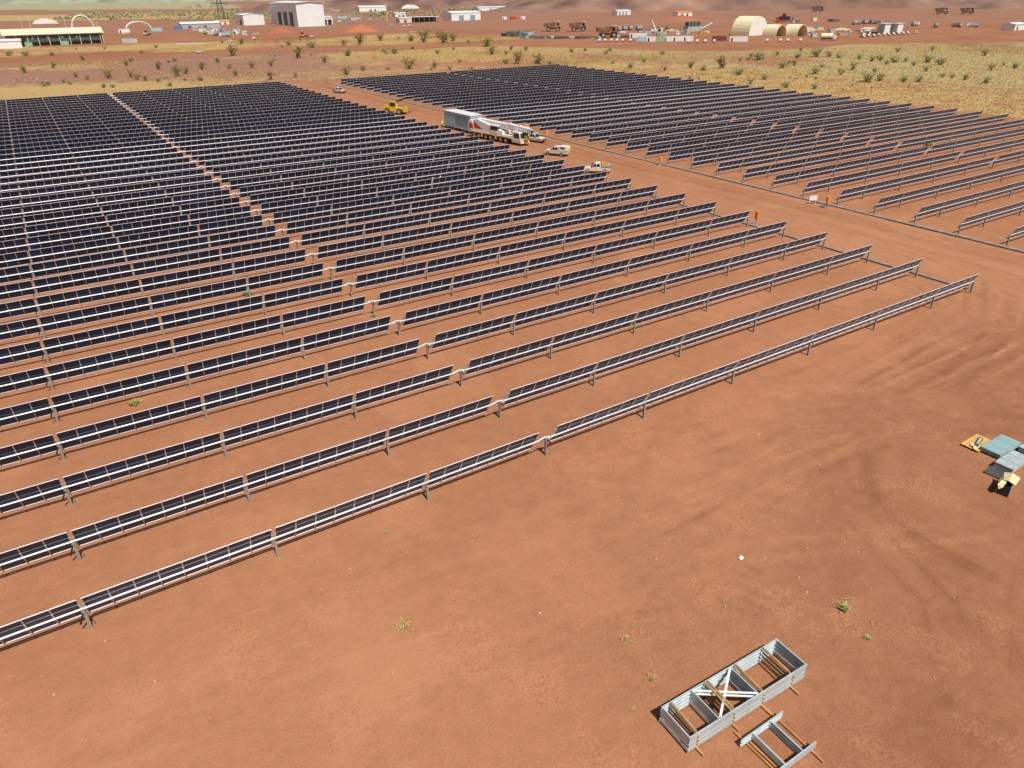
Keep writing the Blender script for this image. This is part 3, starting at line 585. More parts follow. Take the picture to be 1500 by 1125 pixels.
# yellow telehandler
t = thing('telehandler', 'yellow telehandler with raised dark boom on the service road', 'telehandler', (61.2, 159.6, 0), hd(.75, -1)); t.scale = (1.3, 1.3, 1.3)
MB().box(-2.2, 1.9, -.85, .85, .6, 1.25, YEL).build('chassis', t)
for x in (-1.5, 1.4):
    for s in (-1, 1): wheel(t, x, s*.95, .62, .45)
mb = MB(); mb.prism([(-.9, 1.26), (.7, 1.26), (.45, 2.5), (-.8, 2.5)], -.85, -.05, YEL); mb.build('cab', t)
MB().box(-.75, .5, -.87, -.03, 1.6, 2.35, GLASS).build('cab_window', t)
MB().box(-2.3, -.95, -.8, .8, 1.26, 1.75, YEL).build('engine_hood', t)
mb = MB(); mb.tube((-1.9, .35, 1.7), (2.4, .35, 3.2), .2, .16, DARK, 6); mb.build('boom', t)
mb = MB(); mb.box(2.1, 2.5, -.7, .9, .5, 1.5, YEL); mb.box(2.5, 3.7, -.4, -.25, .45, .52, DARK); mb.box(2.5, 3.7, .45, .6, .45, .52, DARK); mb.build('fork_carriage', t)

# people: one continuous skinned body each, with a helmet
def person(x, y, rz, label, lean=0.):
    J = [(0, 0, .95), (0, 0, 1.2), (0, lean*.3, 1.42), (0, lean*.4, 1.55), (0, lean*.45, 1.66), (0, lean*.45, 1.76),
         (.2, lean*.3, 1.42), (.27, lean*.3-.02, 1.16), (.24, lean*.3-.2, .98), (-.2, lean*.3, 1.42), (-.28, lean*.3, 1.14), (-.27, lean*.3-.06, .9),
         (.1, 0, .9), (.12, -.04, .5), (.12, 0, .09), (.13, -.16, .05), (-.1, 0, .9), (-.13, .02, .5), (-.14, .08, .09), (-.15, -.08, .05)]
    Ed = [(0, 1), (1, 2), (2, 3), (3, 4), (4, 5), (2, 6), (6, 7), (7, 8), (2, 9), (9, 10), (10, 11), (0, 12), (12, 13), (13, 14), (14, 15), (0, 16), (16, 17), (17, 18), (18, 19)]
    Rd = [.15, .16, .15, .06, .095, .08, .075, .055, .042, .075, .055, .042, .1, .075, .055, .05, .1, .075, .055, .05]
    me = bpy.data.meshes.new('person'); me.from_pydata(J, Ed, []); o = bpy.data.objects.new('person_tmp', me); COL.objects.link(o)
    md = o.modifiers.new('s', 'SKIN'); me.skin_vertices[0].data[0].use_root = True
    for i, r in enumerate(Rd): me.skin_vertices[0].data[i].radius = (r, r*.8)
    o.modifiers.new('b', 'SUBSURF').levels = 2
    dg = bpy.context.evaluated_depsgraph_get(); nm = bpy.data.meshes.new_from_object(o.evaluated_get(dg)); bpy.data.objects.remove(o)
    nm.name = 'person'
    for ma in (HIVIS, NAVY, SKIN): nm.materials.append(ma)
    for p in nm.polygons:
        z = p.center.z; hand = abs(p.center.x) > .2 and z < 1.02
        p.material_index = 2 if (z > 1.5 or hand) else (0 if z > .95 else 1); p.use_smooth = True
    po = obj('person', nm, None, (x, y, 0), (0, 0, rz), label, 'person', 'workers in hi-vis shirts')
    mb = MB(); c = (0, lean*.45)
    for i in range(4):
        a0, a1 = i*.4, (i+1)*.4
        mb.tube((c[0], c[1], 1.72+.11*math.sin(a0)), (c[0], c[1], 1.72+.11*math.sin(min(a1, 1.57))), .13*math.cos(a0), max(.005, .13*math.cos(min(a1, 1.56))), WHITE, 12, caps=False)
    mb.tube((c[0], c[1]-.03, 1.715), (c[0], c[1]-.03, 1.725), .16, .16, WHITE, 12); mb.build('hard_hat', po)
person(60.2, 130.2, 2.4, 'worker in hi-vis yellow shirt standing at the end of the teal container', -.1)
person(29.6, 75.6, .4, 'worker in white hard hat half hidden between two left panel rows', -.2)
person(31.3, 75.9, -2.2, 'second worker beside the one half hidden between the panel rows')

# ------------------------------------------------------------------ mine site: buildings
def gp(x, y): return (x, y, tz(x, y))
def shed(name, label, x, y, W, D, H, rise, wall, roof, doors=(), ridge='x', dm=None, eave=.4, rz=0, cat='building'):
    """x,y = near left corner; W along x, D along y; doors = (face, from, to, height)"""
    t = thing(name, label, cat, (x, y, min(tz(x, y), tz(x+W, y))-.1), rz); dm = dm or DGREY
    mb = MB(); mb.box(0, W, 0, D, 0, H, wall)
    if rise:
        if ridge == 'x':
            for xx in (0, W): mb.poly([(xx, 0, H), (xx, D, H), (xx, D/2, H+rise)] if xx else [(xx, D, H), (xx, 0, H), (xx, D/2, H+rise)], wall)
        else:
            for yv in (0, D): mb.poly([(W, yv, H), (0, yv, H), (W/2, yv, H+rise)] if yv else [(0, yv, H), (W, yv, H), (W/2, yv, H+rise)], wall)
    mb.build('wall', t)
    e = eave; th = .25
    mb = MB()
    if not rise: mb.box(-e, W+e, -e, D+e, H+.01, H+.01+th, roof)
    elif ridge == 'x':
        k = rise/(D/2)
        for s, y0, y1 in ((0, -e, D/2), (1, D+e, D/2)):
            z0, z1 = H-k*e+.05, H+rise+.05; P = [(-e, y0, z0), (W+e, y0, z0), (W+e, y1, z1), (-e, y1, z1)]; Q_ = [(a, b, c+th) for a, b, c in P]
            if s: P, Q_ = P[::-1], Q_[::-1]
            mb.poly(Q_, roof); mb.poly(P[::-1], roof)
            for i in range(4): mb.poly([P[i], P[(i+1) % 4], Q_[(i+1) % 4], Q_[i]], roof)
    else:
        k = rise/(W/2)
        for s, x0, x1 in ((1, -e, W/2), (0, W+e, W/2)):
            z0, z1 = H-k*e+.05, H+rise+.05; P = [(x0, -e, z0), (x0, D+e, z0), (x1, D+e, z1), (x1, -e, z1)]; Q_ = [(a, b, c+th) for a, b, c in P]
            if s: P, Q_ = P[::-1], Q_[::-1]
            mb.poly(Q_, roof); mb.poly(P[::-1], roof)
            for i in range(4): mb.poly([P[i], P[(i+1) % 4], Q_[(i+1) % 4], Q_[i]], roof)
    mb.build('roof', t)
    for fc, a, b, hh in doors:
        mb = MB()
        if fc == 'S': mb.box(a, b, -.12, -.01, .1, hh, dm)
        elif fc == 'W': mb.box(-.12, -.01, a, b, .1, hh, dm)
        mb.build('door', t)
    return t
wc = mat('white_cladding', (.82, .84, .83), .5, .05, .05, .3)
t = shed('workshop', 'tallest white workshop shed with three dark doors on its shaded side', 219, 728, 27, 84, 20.5, 1.2, wc, wc, [('W', 13, 24, 12.5), ('W', 32, 43, 12.5), ('W', 51, 62, 12.5)], 'y', DARK, 1.2)
shed('annex', 'low white annex with open dark bays right of the tall workshop', 249, 745, 11, 18, 7, .6, wc, wc, [('S', 1, 5, 5), ('S', 6, 10, 5)], 'x', DARK)
shed('white_shed', 'plain white shed just left of the tall workshop', 186, 800, 21, 30, 9.5, 1, wc, wc, [('W', 8, 14, 5)], 'y')
shed('office_block', 'long low grey-white building left of the steel tower', 121, 775, 36, 12, 4.2, 1.3, GREYC, wc, [('S', 6, 9, 2.5), ('S', 20, 23, 2.5)], 'x')
shed('site_hut', 'small white hut with yellow roof at the foot of the steel tower', 166, 836, 14, 6, 3.4, .8, wc, YEL, [('S', 4, 6, 2.4), ('S', 9, 11, 2.4)], 'x')
# cream shed: open front with green infill
t = thing('cream_shed', 'long cream-roofed shed with dark green front at the far left', 'building', gp(-24, 603), R(0))
mb = MB(); mb.box(0, 60, 17, 17.4, 0, 7, CREAM); mb.box(0, .4, 0, 16.99, 0, 7, WFAB); mb.box(59.6, 60, 0, 16.99, 0, 7, CREAM); mb.build('wall', t)
MB().box(12, 58, .5, .8, 2.6, 6.8, GREEN).build('front_panel', t)
for i in range(10): MB().box(.6+i*6.4, .9+i*6.4, .05, .35, 0, 7, WFAB).build('column', t)
for i in range(4): MB().box(16+i*9, 17.2+i*9, .42, .49, 4.6, 5.6, WHITE).build('lamp', t)
mb = MB(); mb.prism([(-1, 7.02), (61, 7.02), (61, 7.3), (-1, 7.3)], -1, -.8, CREAM); P = [(-1, -1, 7.02), (61, -1, 7.02), (61, 8.5, 10.4), (-1, 8.5, 10.4)]; Q_ = [(-1, 8.5, 10.4), (61, 8.5, 10.4), (61, 18, 7.02), (-1, 18, 7.02)]
for q in (P, Q_): mb.poly([(a, b, c+.3) for a, b, c in q], CREAM); mb.poly(q[::-1], CREAM)
mb.build('roof', t)
for x in (11, 33): MB().box(x, x+4.5, -1.6, -.2, 0, 2.6, LGREEN).build('green_bay', t)
shed('white_building', 'white building cut by the left edge beside the cream shed', -42, 588, 27, 12, 4.6, .9, wc, wc, [('S', 8, 11, 2.6)], 'x')
def tent(name, label, x, y, W, D, H, leg):
    t = thing(name, label, 'shelter', gp(x, y))
    mb = MB(); n_ = 10; P = [(W*(i/n_), leg+(H-leg)*math.sin(math.pi*i/n_)**.7) for i in range(n_+1)]
    for (x0, z0), (x1, z1) in zip(P[:-1], P[1:]): mb.poly([(x0, 0, z0), (x1, 0, z1), (x1, D, z1), (x0, D, z0)], WFAB, True); mb.poly([(x0, D, z0-.1), (x1, D, z1-.1), (x1, 0, z1-.1), (x0, 0, z0-.1)], WFAB, True)
    mb.poly([(a, -.01, b) for a, b in P], WFAB); mb.build('canopy', t)
    for a in (.5, W/2, W-.5):
        for b in (.3, D-.3): MB().box(a-.15, a+.15, b-.15, b+.15, 0, leg+(.2 if a != W/2 else 0), GALV).build('leg', t)
tent('fabric_shelter', 'white fabric roof on legs behind the cream shed', 4, 884, 23, 14, 9, 4.5)
def arch(label, x, y, W, H, wd):
    n_ = 16; t = thing('arch_frame', label, 'arch', gp(x, y), 0, 'bare white arch frames')
    for k in (0, 5):
        mb = MB(); pts = [(W/2-W/2*math.cos(math.pi*i/n_), k, H*math.sin(math.pi*i/n_)) for i in range(n_+1)]; mb.path(pts, wd, WHITE, 6); mb.build('hoop', t)
    mb = MB()
    for i in (3, 8, 13): a = math.pi*i/n_; mb.tube((W/2-W/2*math.cos(a), 0, H*math.sin(a)), (W/2-W/2*math.cos(a), 5, H*math.sin(a)), wd*.6, wd*.6, WHITE, 6)
    mb.build('purlin', t)
arch('tall white arch frame rising behind the right end of the cream shed', 33, 824, 19, 12.5, .55); arch('wide white arch frame spanning between two containers', 78, 812, 22, 6.2, .45)
def pole(x, y, hh, label, ma=CREAM):
    t = thing('light_pole', label, 'pole', gp(x, y), 0, 'light poles on the mine site'); mb = MB(); mb.tube((0, 0, 0), (0, 0, hh), .28, .16, ma, 7); mb.build('pole', t); MB().box(-.9, .9, -.2, .2, hh, hh+.35, ma).build('lamp_head', t)
for (x, y, hh), l in zip([(-6, 873, 10), (0, 836, 12), (29, 838, 11), (33, 804, 12), (51, 786, 7), (327, 762, 17)], ['leftmost pale light pole behind the cream shed', 'second light pole from the left behind the cream shed', 'pale light pole left of the tall arch frame', 'light pole standing inside the tall arch frame', 'short light pole at the right end of the cream shed', 'tall light pole in front of the long white shed at centre']): pole(x, y, hh, l)
# lattice tower
t = thing('lattice_tower', 'dark steel lattice tower running out of the top of the picture', 'tower', gp(199, 948)); mb = MB(); N = 8
for i in range(N):
    a, b = 3.4*(1-i/N*.75), 3.4*(1-(i+1)/N*.75); z0, z1 = i*5.2, (i+1)*5.2; C = [(-1, -1), (1, -1), (1, 1), (-1, 1)]
    for j in range(4):
        p, q = C[j], C[(j+1) % 4]; mb.tube((p[0]*a, p[1]*a, z0), (p[0]*b, p[1]*b, z1), .22, .22, DGREY, 5); mb.tube((p[0]*a, p[1]*a, z0), (q[0]*b, q[1]*b, z1), .13, .13, DGREY, 4); mb.tube((q[0]*a, q[1]*a, z0), (p[0]*b, p[1]*b, z1), .13, .13, DGREY, 4); mb.tube((p[0]*b, p[1]*b, z1), (q[0]*b, q[1]*b, z1), .13, .13, DGREY, 4)
mb.build('lattice', t); MB().box(-4, 4, -4, 4, 0, .6, CONC).build('footing', t); MB().box(-9, 9, -.4, .4, 17, 18, DGREY).build('cross_arm', t)
shed('long_shed', 'long white shed at the top left of centre', 438, 1112, 44, 16, 6, 1.6, wc, wc, [('S', 16, 20, 3), ('S', 24, 27, 3)], 'x')
tent('tent_building', 'white tent-roofed building right of the long white shed', 484, 1047, 23, 16, 9, 4)
shed('small_office', 'small white office behind the flat canopy', 387, 872, 14, 8, 4.2, .7, wc, wc, [('S', 4, 6, 2.4), ('S', 9, 12, 2.4)], 'x')
shed('flat_store', 'low white store at the left end of the flat canopy', 325, 726, 14, 9, 4.5, .5, CREAM, wc, [('S', 5, 8, 3)], 'x')
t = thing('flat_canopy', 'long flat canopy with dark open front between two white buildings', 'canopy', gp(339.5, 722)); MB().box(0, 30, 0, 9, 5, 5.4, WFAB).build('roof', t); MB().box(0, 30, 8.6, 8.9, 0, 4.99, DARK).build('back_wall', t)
for i in range(6): MB().box(.2+i*5.8, .5+i*5.8, .2, .5, 0, 4.99, GALV).build('post', t)
shed('white_workshop', 'white workshop with two bluish doors at top centre', 386, 726, 36, 20, 7.6, 1.4, wc, wc, [('S', 9, 15, 5.4), ('S', 23, 29, 5.4)], 'x', TEAL2)
shed('long_far_shed', 'very long thin white shed below the waste hill', 574, 990, 62, 14, 4.4, 1, wc, wc, [('S', 20, 22, 3)], 'x')
shed('distant_office', 'distant white building with dark windows below the waste hill', 604, 712, 21, 10, 4.5, .9, wc, wc, [('S', 3, 5, 3), ('S', 8, 10, 3), ('S', 13, 15, 3)], 'x')
shed('orange_roof_plant', 'white plant building with orange roof top right of centre', 622, 628, 22, 9, 4.2, .9, wc, ORANGE, [('S', 5, 8, 3), ('S', 13, 16, 3)], 'x')
shed('edge_building', 'white building at the right edge of the picture', 606, 262, 16, 10, 4, 1, wc, wc, [('S', 3, 5, 2.5)], 'x')
def dome(label, x, y, D_, Ln, H, open_, cat='dome shelter'):
    t = thing('dome_shelter', label, cat, (x, y, tz(x, y)-.2), 0, 'arched fabric shelters'); n_ = 18; P = [(D_/2-D_/2*math.cos(math.pi*i/n_), H*math.sin(math.pi*i/n_)**.85) for i in range(n_+1)]
    mb = MB()
    for (x0, z0), (x1, z1) in zip(P[:-1], P[1:]):
        mb.poly([(x0, 0, z0), (x1, 0, z1), (x1, Ln, z1), (x0, Ln, z0)], CREAMF, True); mb.poly([(x0*.97+D_*.015, Ln, z0*.97), (x1*.97+D_*.015, Ln, z1*.97), (x1*.97+D_*.015, 0, z1*.97), (x0*.97+D_*.015, 0, z0*.97)], CREAMF, True)
        mb.poly([(x0, 0, z0), (x0*.97+D_*.015, 0, z0*.97), (x1*.97+D_*.015, 0, z1*.97), (x1, 0, z1)], CREAMF)
    mb.build('fabric_roof', t)
    mb = MB(); mb.poly([(a, Ln-.1, b) for a, b in P][::1], CREAMF); mb.build('back_wall', t)
    if not open_:
        mb = MB(); mb.poly([(a, .05, b) for a, b in P], WFAB); mb.build('front_wall', t)
    for k in range(1, int(Ln//2.4)):
        mb = MB()
        for (x0, z0), (x1, z1) in zip(P[:-1], P[1:]): mb.tube((x0*1.004-D_*.002, k*2.4, z0*1.004), (x1*1.004-D_*.002, k*2.4, z1*1.004), .1, .1, CREAM, 4)
        mb.build('rib', t)
dome('largest cream and white dome shelter with closed front', 421, 350, 19, 17, 12.4, False)
dome('left of the two small dome shelters with dark open mouths', 424, 329, 11, 12, 7.8, True); dome('right of the two small dome shelters with dark open mouths', 436, 321, 11, 12, 7.8, True)
# shipping containers
def container(x, y, ma, label, rz=0, Ln=12, H=2.9, grp='shipping containers on the mine site'):
    t = thing('shipping_container', label, 'container', gp(x, y), rz, grp); MB().box(-Ln/2, Ln/2, -1.22, 1.22, 0, H, ma).build('shell', t)
    mb = MB(); k = int(Ln/.6)
    for i in range(k): mb.box(-Ln/2+.2+i*.6, -Ln/2+.45+i*.6, -1.26, -1.22, .2, H-.2, ma)
    mb.build('corrugation', t); MB().box(-Ln/2+1, -Ln/2+2, -1.29, -1.262, .1, 2.2, GLASS if ma is WHITE else ma).build('door', t)
CT = [(67, 742, WHITE, 'white container under the left foot of the wide arch frame', 9), (94, 745, TEAL, 'pale teal container under the right foot of the wide arch frame', 9), (116, 762, BLUE, 'blue and white container left of the long grey building', 7),
      (351, 388, WHITE, 'white container behind the teal and white row', 12), (327.5, 358.5, TEAL, 'leftmost container of the row, teal', 6), (332.3, 354.2, WHITE, 'second container of the row, next to the teal one', 6), (337, 350, LGREEN, 'green container in the middle of the row', 6), (341.8, 348.5, WHITE, 'white container just right of the green one', 6), (347.4, 345.5, WHITE, 'long white container second from the right in the row', 7), (354, 342.6, WHITE, 'rightmost white container of the row', 7),
      (374, 317.5, WHITE, 'white container in front of the large dome', 11.4), (370, 330, MAROON, 'maroon container left of the white one before the large dome', 9),
      (444, 713, WHITE, 'small white container alone below the waste hill', 6), (452, 707, RED, 'pink-red container in the short far row', 6), (461, 702, WHITE, 'rightmost white container in the short far row', 6), (124, 700, CREAM, 'cream container among the scattered gear', 6), (134, 690, WHITE, 'white container among the scattered gear', 6), (139, 648, WHITE, 'small white container right of the scattered gear', 4), (51, 590, CONC, 'grey flat container at the right end of the cream shed', 10),
      (305, 885, CONC, 'grey-green container at the left of the far equipment row', 12), (318, 871, TEAL, 'teal container in the far equipment row', 12), (315, 822, CONC, 'pale container nearest in the far equipment row', 12), (402, 1122, TEAL, 'very distant teal container left of the long white shed', 14), (631, 455, CREAM, 'cream box container right of the black dozer', 6)]
for x, y, ma, l, ln in CT: container(x, y, ma, l, R(-41 if 320 < x < 400 and y < 400 else 0), ln)
# gear on the right-hand yard
for i, (x, y, wd, l) in enumerate([(452, 326, 12, 'left cream shade roof behind the parked utes'), (470, 312, 12, 'middle cream shade roof behind the parked utes'), (492, 306, 14, 'right cream shade roof behind the parked utes')]):
    t = thing('shade_roof', l, 'canopy', gp(x, y)); mb = MB(); mb.prism([(0, 3.4), (wd, 3.4), (wd, 3.6), (wd/2, 4.3), (0, 3.6)], 0, 6, CREAM); mb.build('roof', t)
    for a in (.2, wd-.4):
        for b in (.2, 5.6): MB().box(a, a+.2, b, b+.2, 0, 3.4, GALV).build('post', t)
for i, (x, y, l) in enumerate([(503, 300, 'left tall pale cabin behind the row of utes'), (512, 296, 'right tall pale cabin behind the row of utes')]): shed('tall_cabin', l, x, y, 7.6, 5, 6.6, 0, GREYC, wc, [('S', .8, 6.8, 5.8)], 'x', wc)
t = thing('crushing_plant', 'grey processing plant with dark hoppers left of the large dome', 'plant', gp(428, 417)); MB().box(0, 15, 0, 6, 0, 3.4, GREYC).build('base_building', t)
for i in range(4): MB().box(.5+i*3.6, 3.2+i*3.6, .5, 4, 3.42, 6.6, DGREY).build('hopper', t)
mb = MB(); mb.tube((15, 2, 1), (24, -2, 5.5), .5, .5, GALVF, 5); mb.build('conveyor', t)
t = thing('fuel_tanker', 'cream and white tanker truck right of the small domes', 'truck', gp(424, 288), R(-50)); mb = MB(); mb.tube((-4, 0, 2.6), (3, 0, 2.6), 1.5, 1.5, CREAMF, 14); mb.build('tank', t); MB().box(3.3, 5.2, -1.2, 1.2, .6, 3.2, WHITE).build('cab', t); MB().box(-4, 3.3, -1, 1, .7, 1.05, DARK).build('chassis', t)
for x in (-3, -1.8, 2, 4.2):
    for s in (-1, 1): wheel(t, x, s*1.0, .55, .4)

# haul trucks
def haul(x, y, rz, label, cab=YEL, s=1.):
    t = thing('haul_truck', label, 'haul truck', gp(x, y), rz, 'haul trucks'); t.scale = (s, s, s)
    MB().box(-5, 5.6, -2, 2, 1.6, 2.8, RUST).build('chassis', t)
    mb = MB(); mb.prism([(-6.8, 3.6), (-4.5, 2.9), (2.2, 3.6), (2.6, 6.2), (6.6, 6.6), (6.6, 6.9), (2.2, 6.7), (-7.4, 6.0)], -3.3, 3.3, RUST); mb.build('dump_body', t)
    MB().box(2.4, 6.7, -3.2, 3.2, 6.905, 7.05, CREAM).build('canopy_top', t)
    MB().box(3.6, 5.6, .5, 3, 4.0, 6.1, cab).build('cab', t); MB().box(3.7, 5.63, .45, 3.05, 4.8, 5.8, GLASS).build('cab_window', t)
    MB().box(2.8, 6.6, -3, 3, 3.6, 3.98, cab).build('deck', t); MB().box(5.0, 6.5, -1.7, 1.7, 1.4, 3.59, DARK).build('radiator', t)
    for xx, rr in ((-3.2, 1.65), (4.2, 1.65)):
        for sd in (-1, 1): wheel(t, xx, sd*2.6, rr, 1.3 if xx > 0 else 1.7)
haul(352.6, 493.6, R(-35), 'left haul truck of the pair above the dark scrap, with yellow cab'); haul(367.4, 479.3, R(-35), 'right haul truck of the pair above the dark scrap', RUST)
haul(337.1, 405.1, R(-28), 'nearest rusty haul truck standing by the row of white utes', RED, 1.05); haul(829, 600, R(-50), 'lone haul truck high on the right near the waste hill', RUST); haul(849, 456, R(-60), 'left haul truck of the pair at the far right', CREAM); haul(865, 437, R(-60), 'right haul truck of the pair at the far right', RED)
t = thing('bulldozer', 'black and red bulldozer on blocks behind the domes', 'bulldozer', gp(592, 457), R(-45))
MB().box(-6, 4, -2.2, 2.2, 2.2, 5.2, DARK).build('body', t); MB().box(-3, 0, -1.8, 1.8, 5.21, 7.4, DARK).build('cab', t); mb = MB(); mb.prism([(5.5, .5), (6.4, .3), (7.2, 3.9), (6.4, 4.2)], -3.4, 3.4, RED); mb.build('blade', t)
for s in (-1, 1): MB().box(-7, 4.5, s*2.8-.55, s*2.8+.55, .2, 2.1, RED).build('track', t)
for i, (x, y, rz, l) in enumerate([(168, 562, 20, 'small orange machine in front of the tall workshop'), (76, 682, 50, 'pale digger between the wide arch frame and the slab'), (409, 421, 60, 'yellow machine left of the grey plant'), (384, 402, 20, 'yellow loader by the row of containers'), (596, 470, 30, 'orange loader beside the bulldozer')]):
    t = thing('loader', l, 'loader', gp(x, y), R(rz)); c = (ORANGE, CREAM, YEL, YEL, ORANGE)[i]
    MB().box(-2.6, 1.2, -1.1, 1.1, .9, 2.2, c).build('body', t); MB().box(-.8, .8, -.9, .9, 2.21, 3.6, GLASS).build('cab', t); mb = MB(); mb.tube((1, .6, 1.6), (3.4, .6, 1.0), .2, .2, c, 5); mb.tube((1, -.6, 1.6), (3.4, -.6, 1.0), .2, .2, c, 5); mb.build('lift_arm', t); mb = MB(); mb.prism([(3.3, .2), (4.6, .2), (3.9, 1.5), (3.3, 1.5)], -1.4, 1.4, DARK); mb.build('bucket', t)
    for xx in (-1.7, 1.3):
        for s in (-1, 1): wheel(t, xx, s*1.1, .8, .6)
t = thing('truck_crane', 'white truck crane with short raised boom left of the grey plant', 'crane', gp(400, 422), R(-40)); MB().box(-4.5, 4.5, -1.2, 1.2, 1, 2.3, WHITE).build('carrier', t); MB().box(3, 4.6, -1.2, 1.2, 2.31, 3.4, WHITE).build('cab', t); mb = MB(); mb.tube((-1, 0, 2.4), (-4.5, 0, 9), .5, .35, WHITE, 6); mb.build('boom', t)
for x in (-3.2, -1.6, 2.8):
    for s in (-1, 1): wheel(t, x, s*1.05, .6, .4)

# far vehicles, one mesh each: too small in view to show parts
mb = MB(); mb.prism([(-2.5, .45), (2.5, .45), (2.5, .9), (1.0, 1.05), (-2.5, 1.05)], -.9, .9, VWHITE); mb.prism([(-.9, 1.055), (1.0, 1.055), (.5, 1.75), (-.8, 1.78)], -.8, .8, VWHITE); mb.box(-.7, .55, -.815, -.805, 1.2, 1.6, GLASS); mb.box(-.7, .55, .805, .815, 1.2, 1.6, GLASS); mb.poly([(1.005, -.7, 1.12), (1.005, .7, 1.12), (.56, .65, 1.7), (.56, -.65, 1.7)], GLASS)
for x in (-1.5, 1.5):
    for s in (-1, 1): mb.tube((x, s*.72, .38), (x, s*.92, .38), .38, .38, BLACK, 10)
FUTE = mb.mesh('ute')
mb = MB(); mb.box(-4, 2.2, -1.2, 1.2, 1.1, 3.2, GREYC); mb.box(2.4, 4.2, -1.2, 1.2, .6, 3.0, VWHITE); mb.box(-4, 4, -.9, .9, .6, 1.05, DARK); mb.box(4.21, 4.24, -1, 1, 1.8, 2.7, GLASS)
for x in (-3, -1.8, 3):
    for s in (-1, 1): mb.tube((x, s*.8, .5), (x, s*1.2, .5), .5, .5, BLACK, 10)
FTRUCK = mb.mesh('truck')
def far_v(me, x, y, rz, label, grp, name='ute'): obj(name, me, None, gp(x, y), (0, 0, R(rz)), label, name, grp)
for i, (x, y) in enumerate([(307.4, 376.6), (310.3, 374.2), (313.4, 371.5), (316.2, 369.2), (319, 366.6), (322.6, 363.0)]): far_v(FUTE, x, y, 48+rnd.uniform(-4, 4), f'{ordinal(i+1)} from left of the small white utes below the nearest haul truck', 'utes below the haul truck')
for i, (x, y) in enumerate([(344, 331.5), (348.8, 329), (353, 326), (358, 323)]): far_v(FUTE, x, y, 45, f'{ordinal(i+1)} from left of the white utes left of the maroon container', 'utes beside the maroon container')
for (x, y), l in zip([(386, 304.5), (392.8, 299.6), (396, 296.6), (402, 291.5)], ['white ute in front of the white wall of the large dome', 'left of two white utes below the small domes', 'right of two white utes below the small domes', 'white ute below the right small dome']): far_v(FUTE, x, y, 40, l, 'utes before the domes')
for i in range(10): far_v(FUTE, 463.5+i*5.85, 289.5+i*.1, 75+rnd.uniform(-3, 3), f'{ordinal(i+1)} from left in the long row of parked white utes', 'long row of parked utes')
for (x, y, rz), l in zip([(61, 695, 20), (71.5, 459, 10), (110, 546, 170), (132, 564, 60), (173.4, 556.7, 10), (293, 676, 160), (291, 643, 20), (300, 651, 40), (526, 290.4, 170)], ['white ute left of the pale digger near the arch frames', 'white ute driving on the red road beyond the left field', 'white ute at the edge of the scrub below the scattered gear', 'white ute in the middle of the bare yard', 'white ute right of the small orange machine', 'pale ute below the flat canopy', 'white ute above the red mound', 'dusty ute just right of the one above the red mound', 'white ute standing apart to the right of the long row']): far_v(FUTE, x, y, rz, l, 'single utes on the mine site')
for i, (x, y) in enumerate([(397, 463), (403.5, 464), (410, 464.4), (414.5, 460), (419.5, 463)]): far_v(FTRUCK, x, y, 60, f'{ordinal(i+1)} from left of the trucks parked behind the nearest haul truck', 'trucks behind the haul truck', 'truck')
for i, (x, y) in enumerate([(603, 392), (610, 392), (617, 392), (622, 388), (620, 382)]): far_v(FTRUCK, x, y, 15+i*20, f'{ordinal(i+1)} from left of the pale trucks behind the shade roofs', 'trucks behind the shade roofs', 'truck')
for i, (x, y) in enumerate([(121.5, 664), (122, 638), (135, 677), (123, 614), (131, 630), (129, 725)]): far_v(FTRUCK, x, y, i*57, ['grey truck in the upper left of the scattered gear', 'grey truck at the lower left of the scattered gear', 'truck at the right of the scattered gear', 'lowest truck of the scattered gear', 'truck beside the small white container', 'truck at the top of the scattered gear'][i], 'trucks among the scattered gear', 'truck')
for i, (x, y) in enumerate([(616, 345), (609, 323), (619, 312), (628, 304)]): far_v(FTRUCK, x, y, i*40, f'{ordinal(i+1)} from left of the dusty trucks on the right plain', 'trucks on the right plain', 'truck')
# dark scrap and tracks parts lying beside the haul trucks
q = random.Random(5); sm = []
for k in range(3):
    mb = MB()
    for i in range(7): a, b, c = q.uniform(1.2, 3.5), q.uniform(.8, 2), q.uniform(.5, 1.8); x, y = q.uniform(-4, 4), q.uniform(-2, 2); mb.box(x-a, x+a, y-b, y+b, q.uniform(0, .2), c, q.choice([DGREY, DGREY, TEAL2, RUST, GALVF]), Matrix.Rotation(q.uniform(0, 3), 3, 'Z'))
    for i in range(4): x, y = q.uniform(-5, 5), q.uniform(-2, 2); mb.tube((x, y, .9), (x+q.uniform(1, 3), y+q.uniform(-2, 2), 1.2), q.uniform(.3, .9), q.uniform(.3, .9), DGREY, 8)
    sm.append(mb.mesh('scrap_pile'))
for i, (x, y, z) in enumerate([(302, 469, 2.2), (307, 464, 1.8), (292, 437, 1.), (299, 430, 1.1), (306, 423.5, 1.2), (313, 417, 1.), (320, 411, 1.2), (327, 405, .9), (597, 452, 1.2), (640, 440, 1.4), (345, 400, 1.2)]):
    obj('scrap_pile', sm[i % 3], None, gp(x, y), (0, 0, i*1.1), ['rear dark scrap heap left of the haul trucks', 'tall dark scrap heap left of the haul trucks', 'leftmost heap in the long line of dark scrap', 'second heap in the long line of dark scrap', 'third heap in the long line of dark scrap', 'fourth heap in the long line of dark scrap', 'fifth heap in the long line of dark scrap', 'heap at the right end of the dark scrap line', 'parts heap below the bulldozer', 'parts heap right of the cream box container', 'parts heap right of the nearest haul truck'][i], 'scrap', 'dark scrap heaps').scale = (z, z, z*.8)
t = MB(); t.box(0, 26, 0, 12, 0, .12, CONC); t.build('concrete_slab', None, loc=(73, 549, tz(73, 549)), label='pale concrete slab in the bare yard above the scrub', cat='slab')
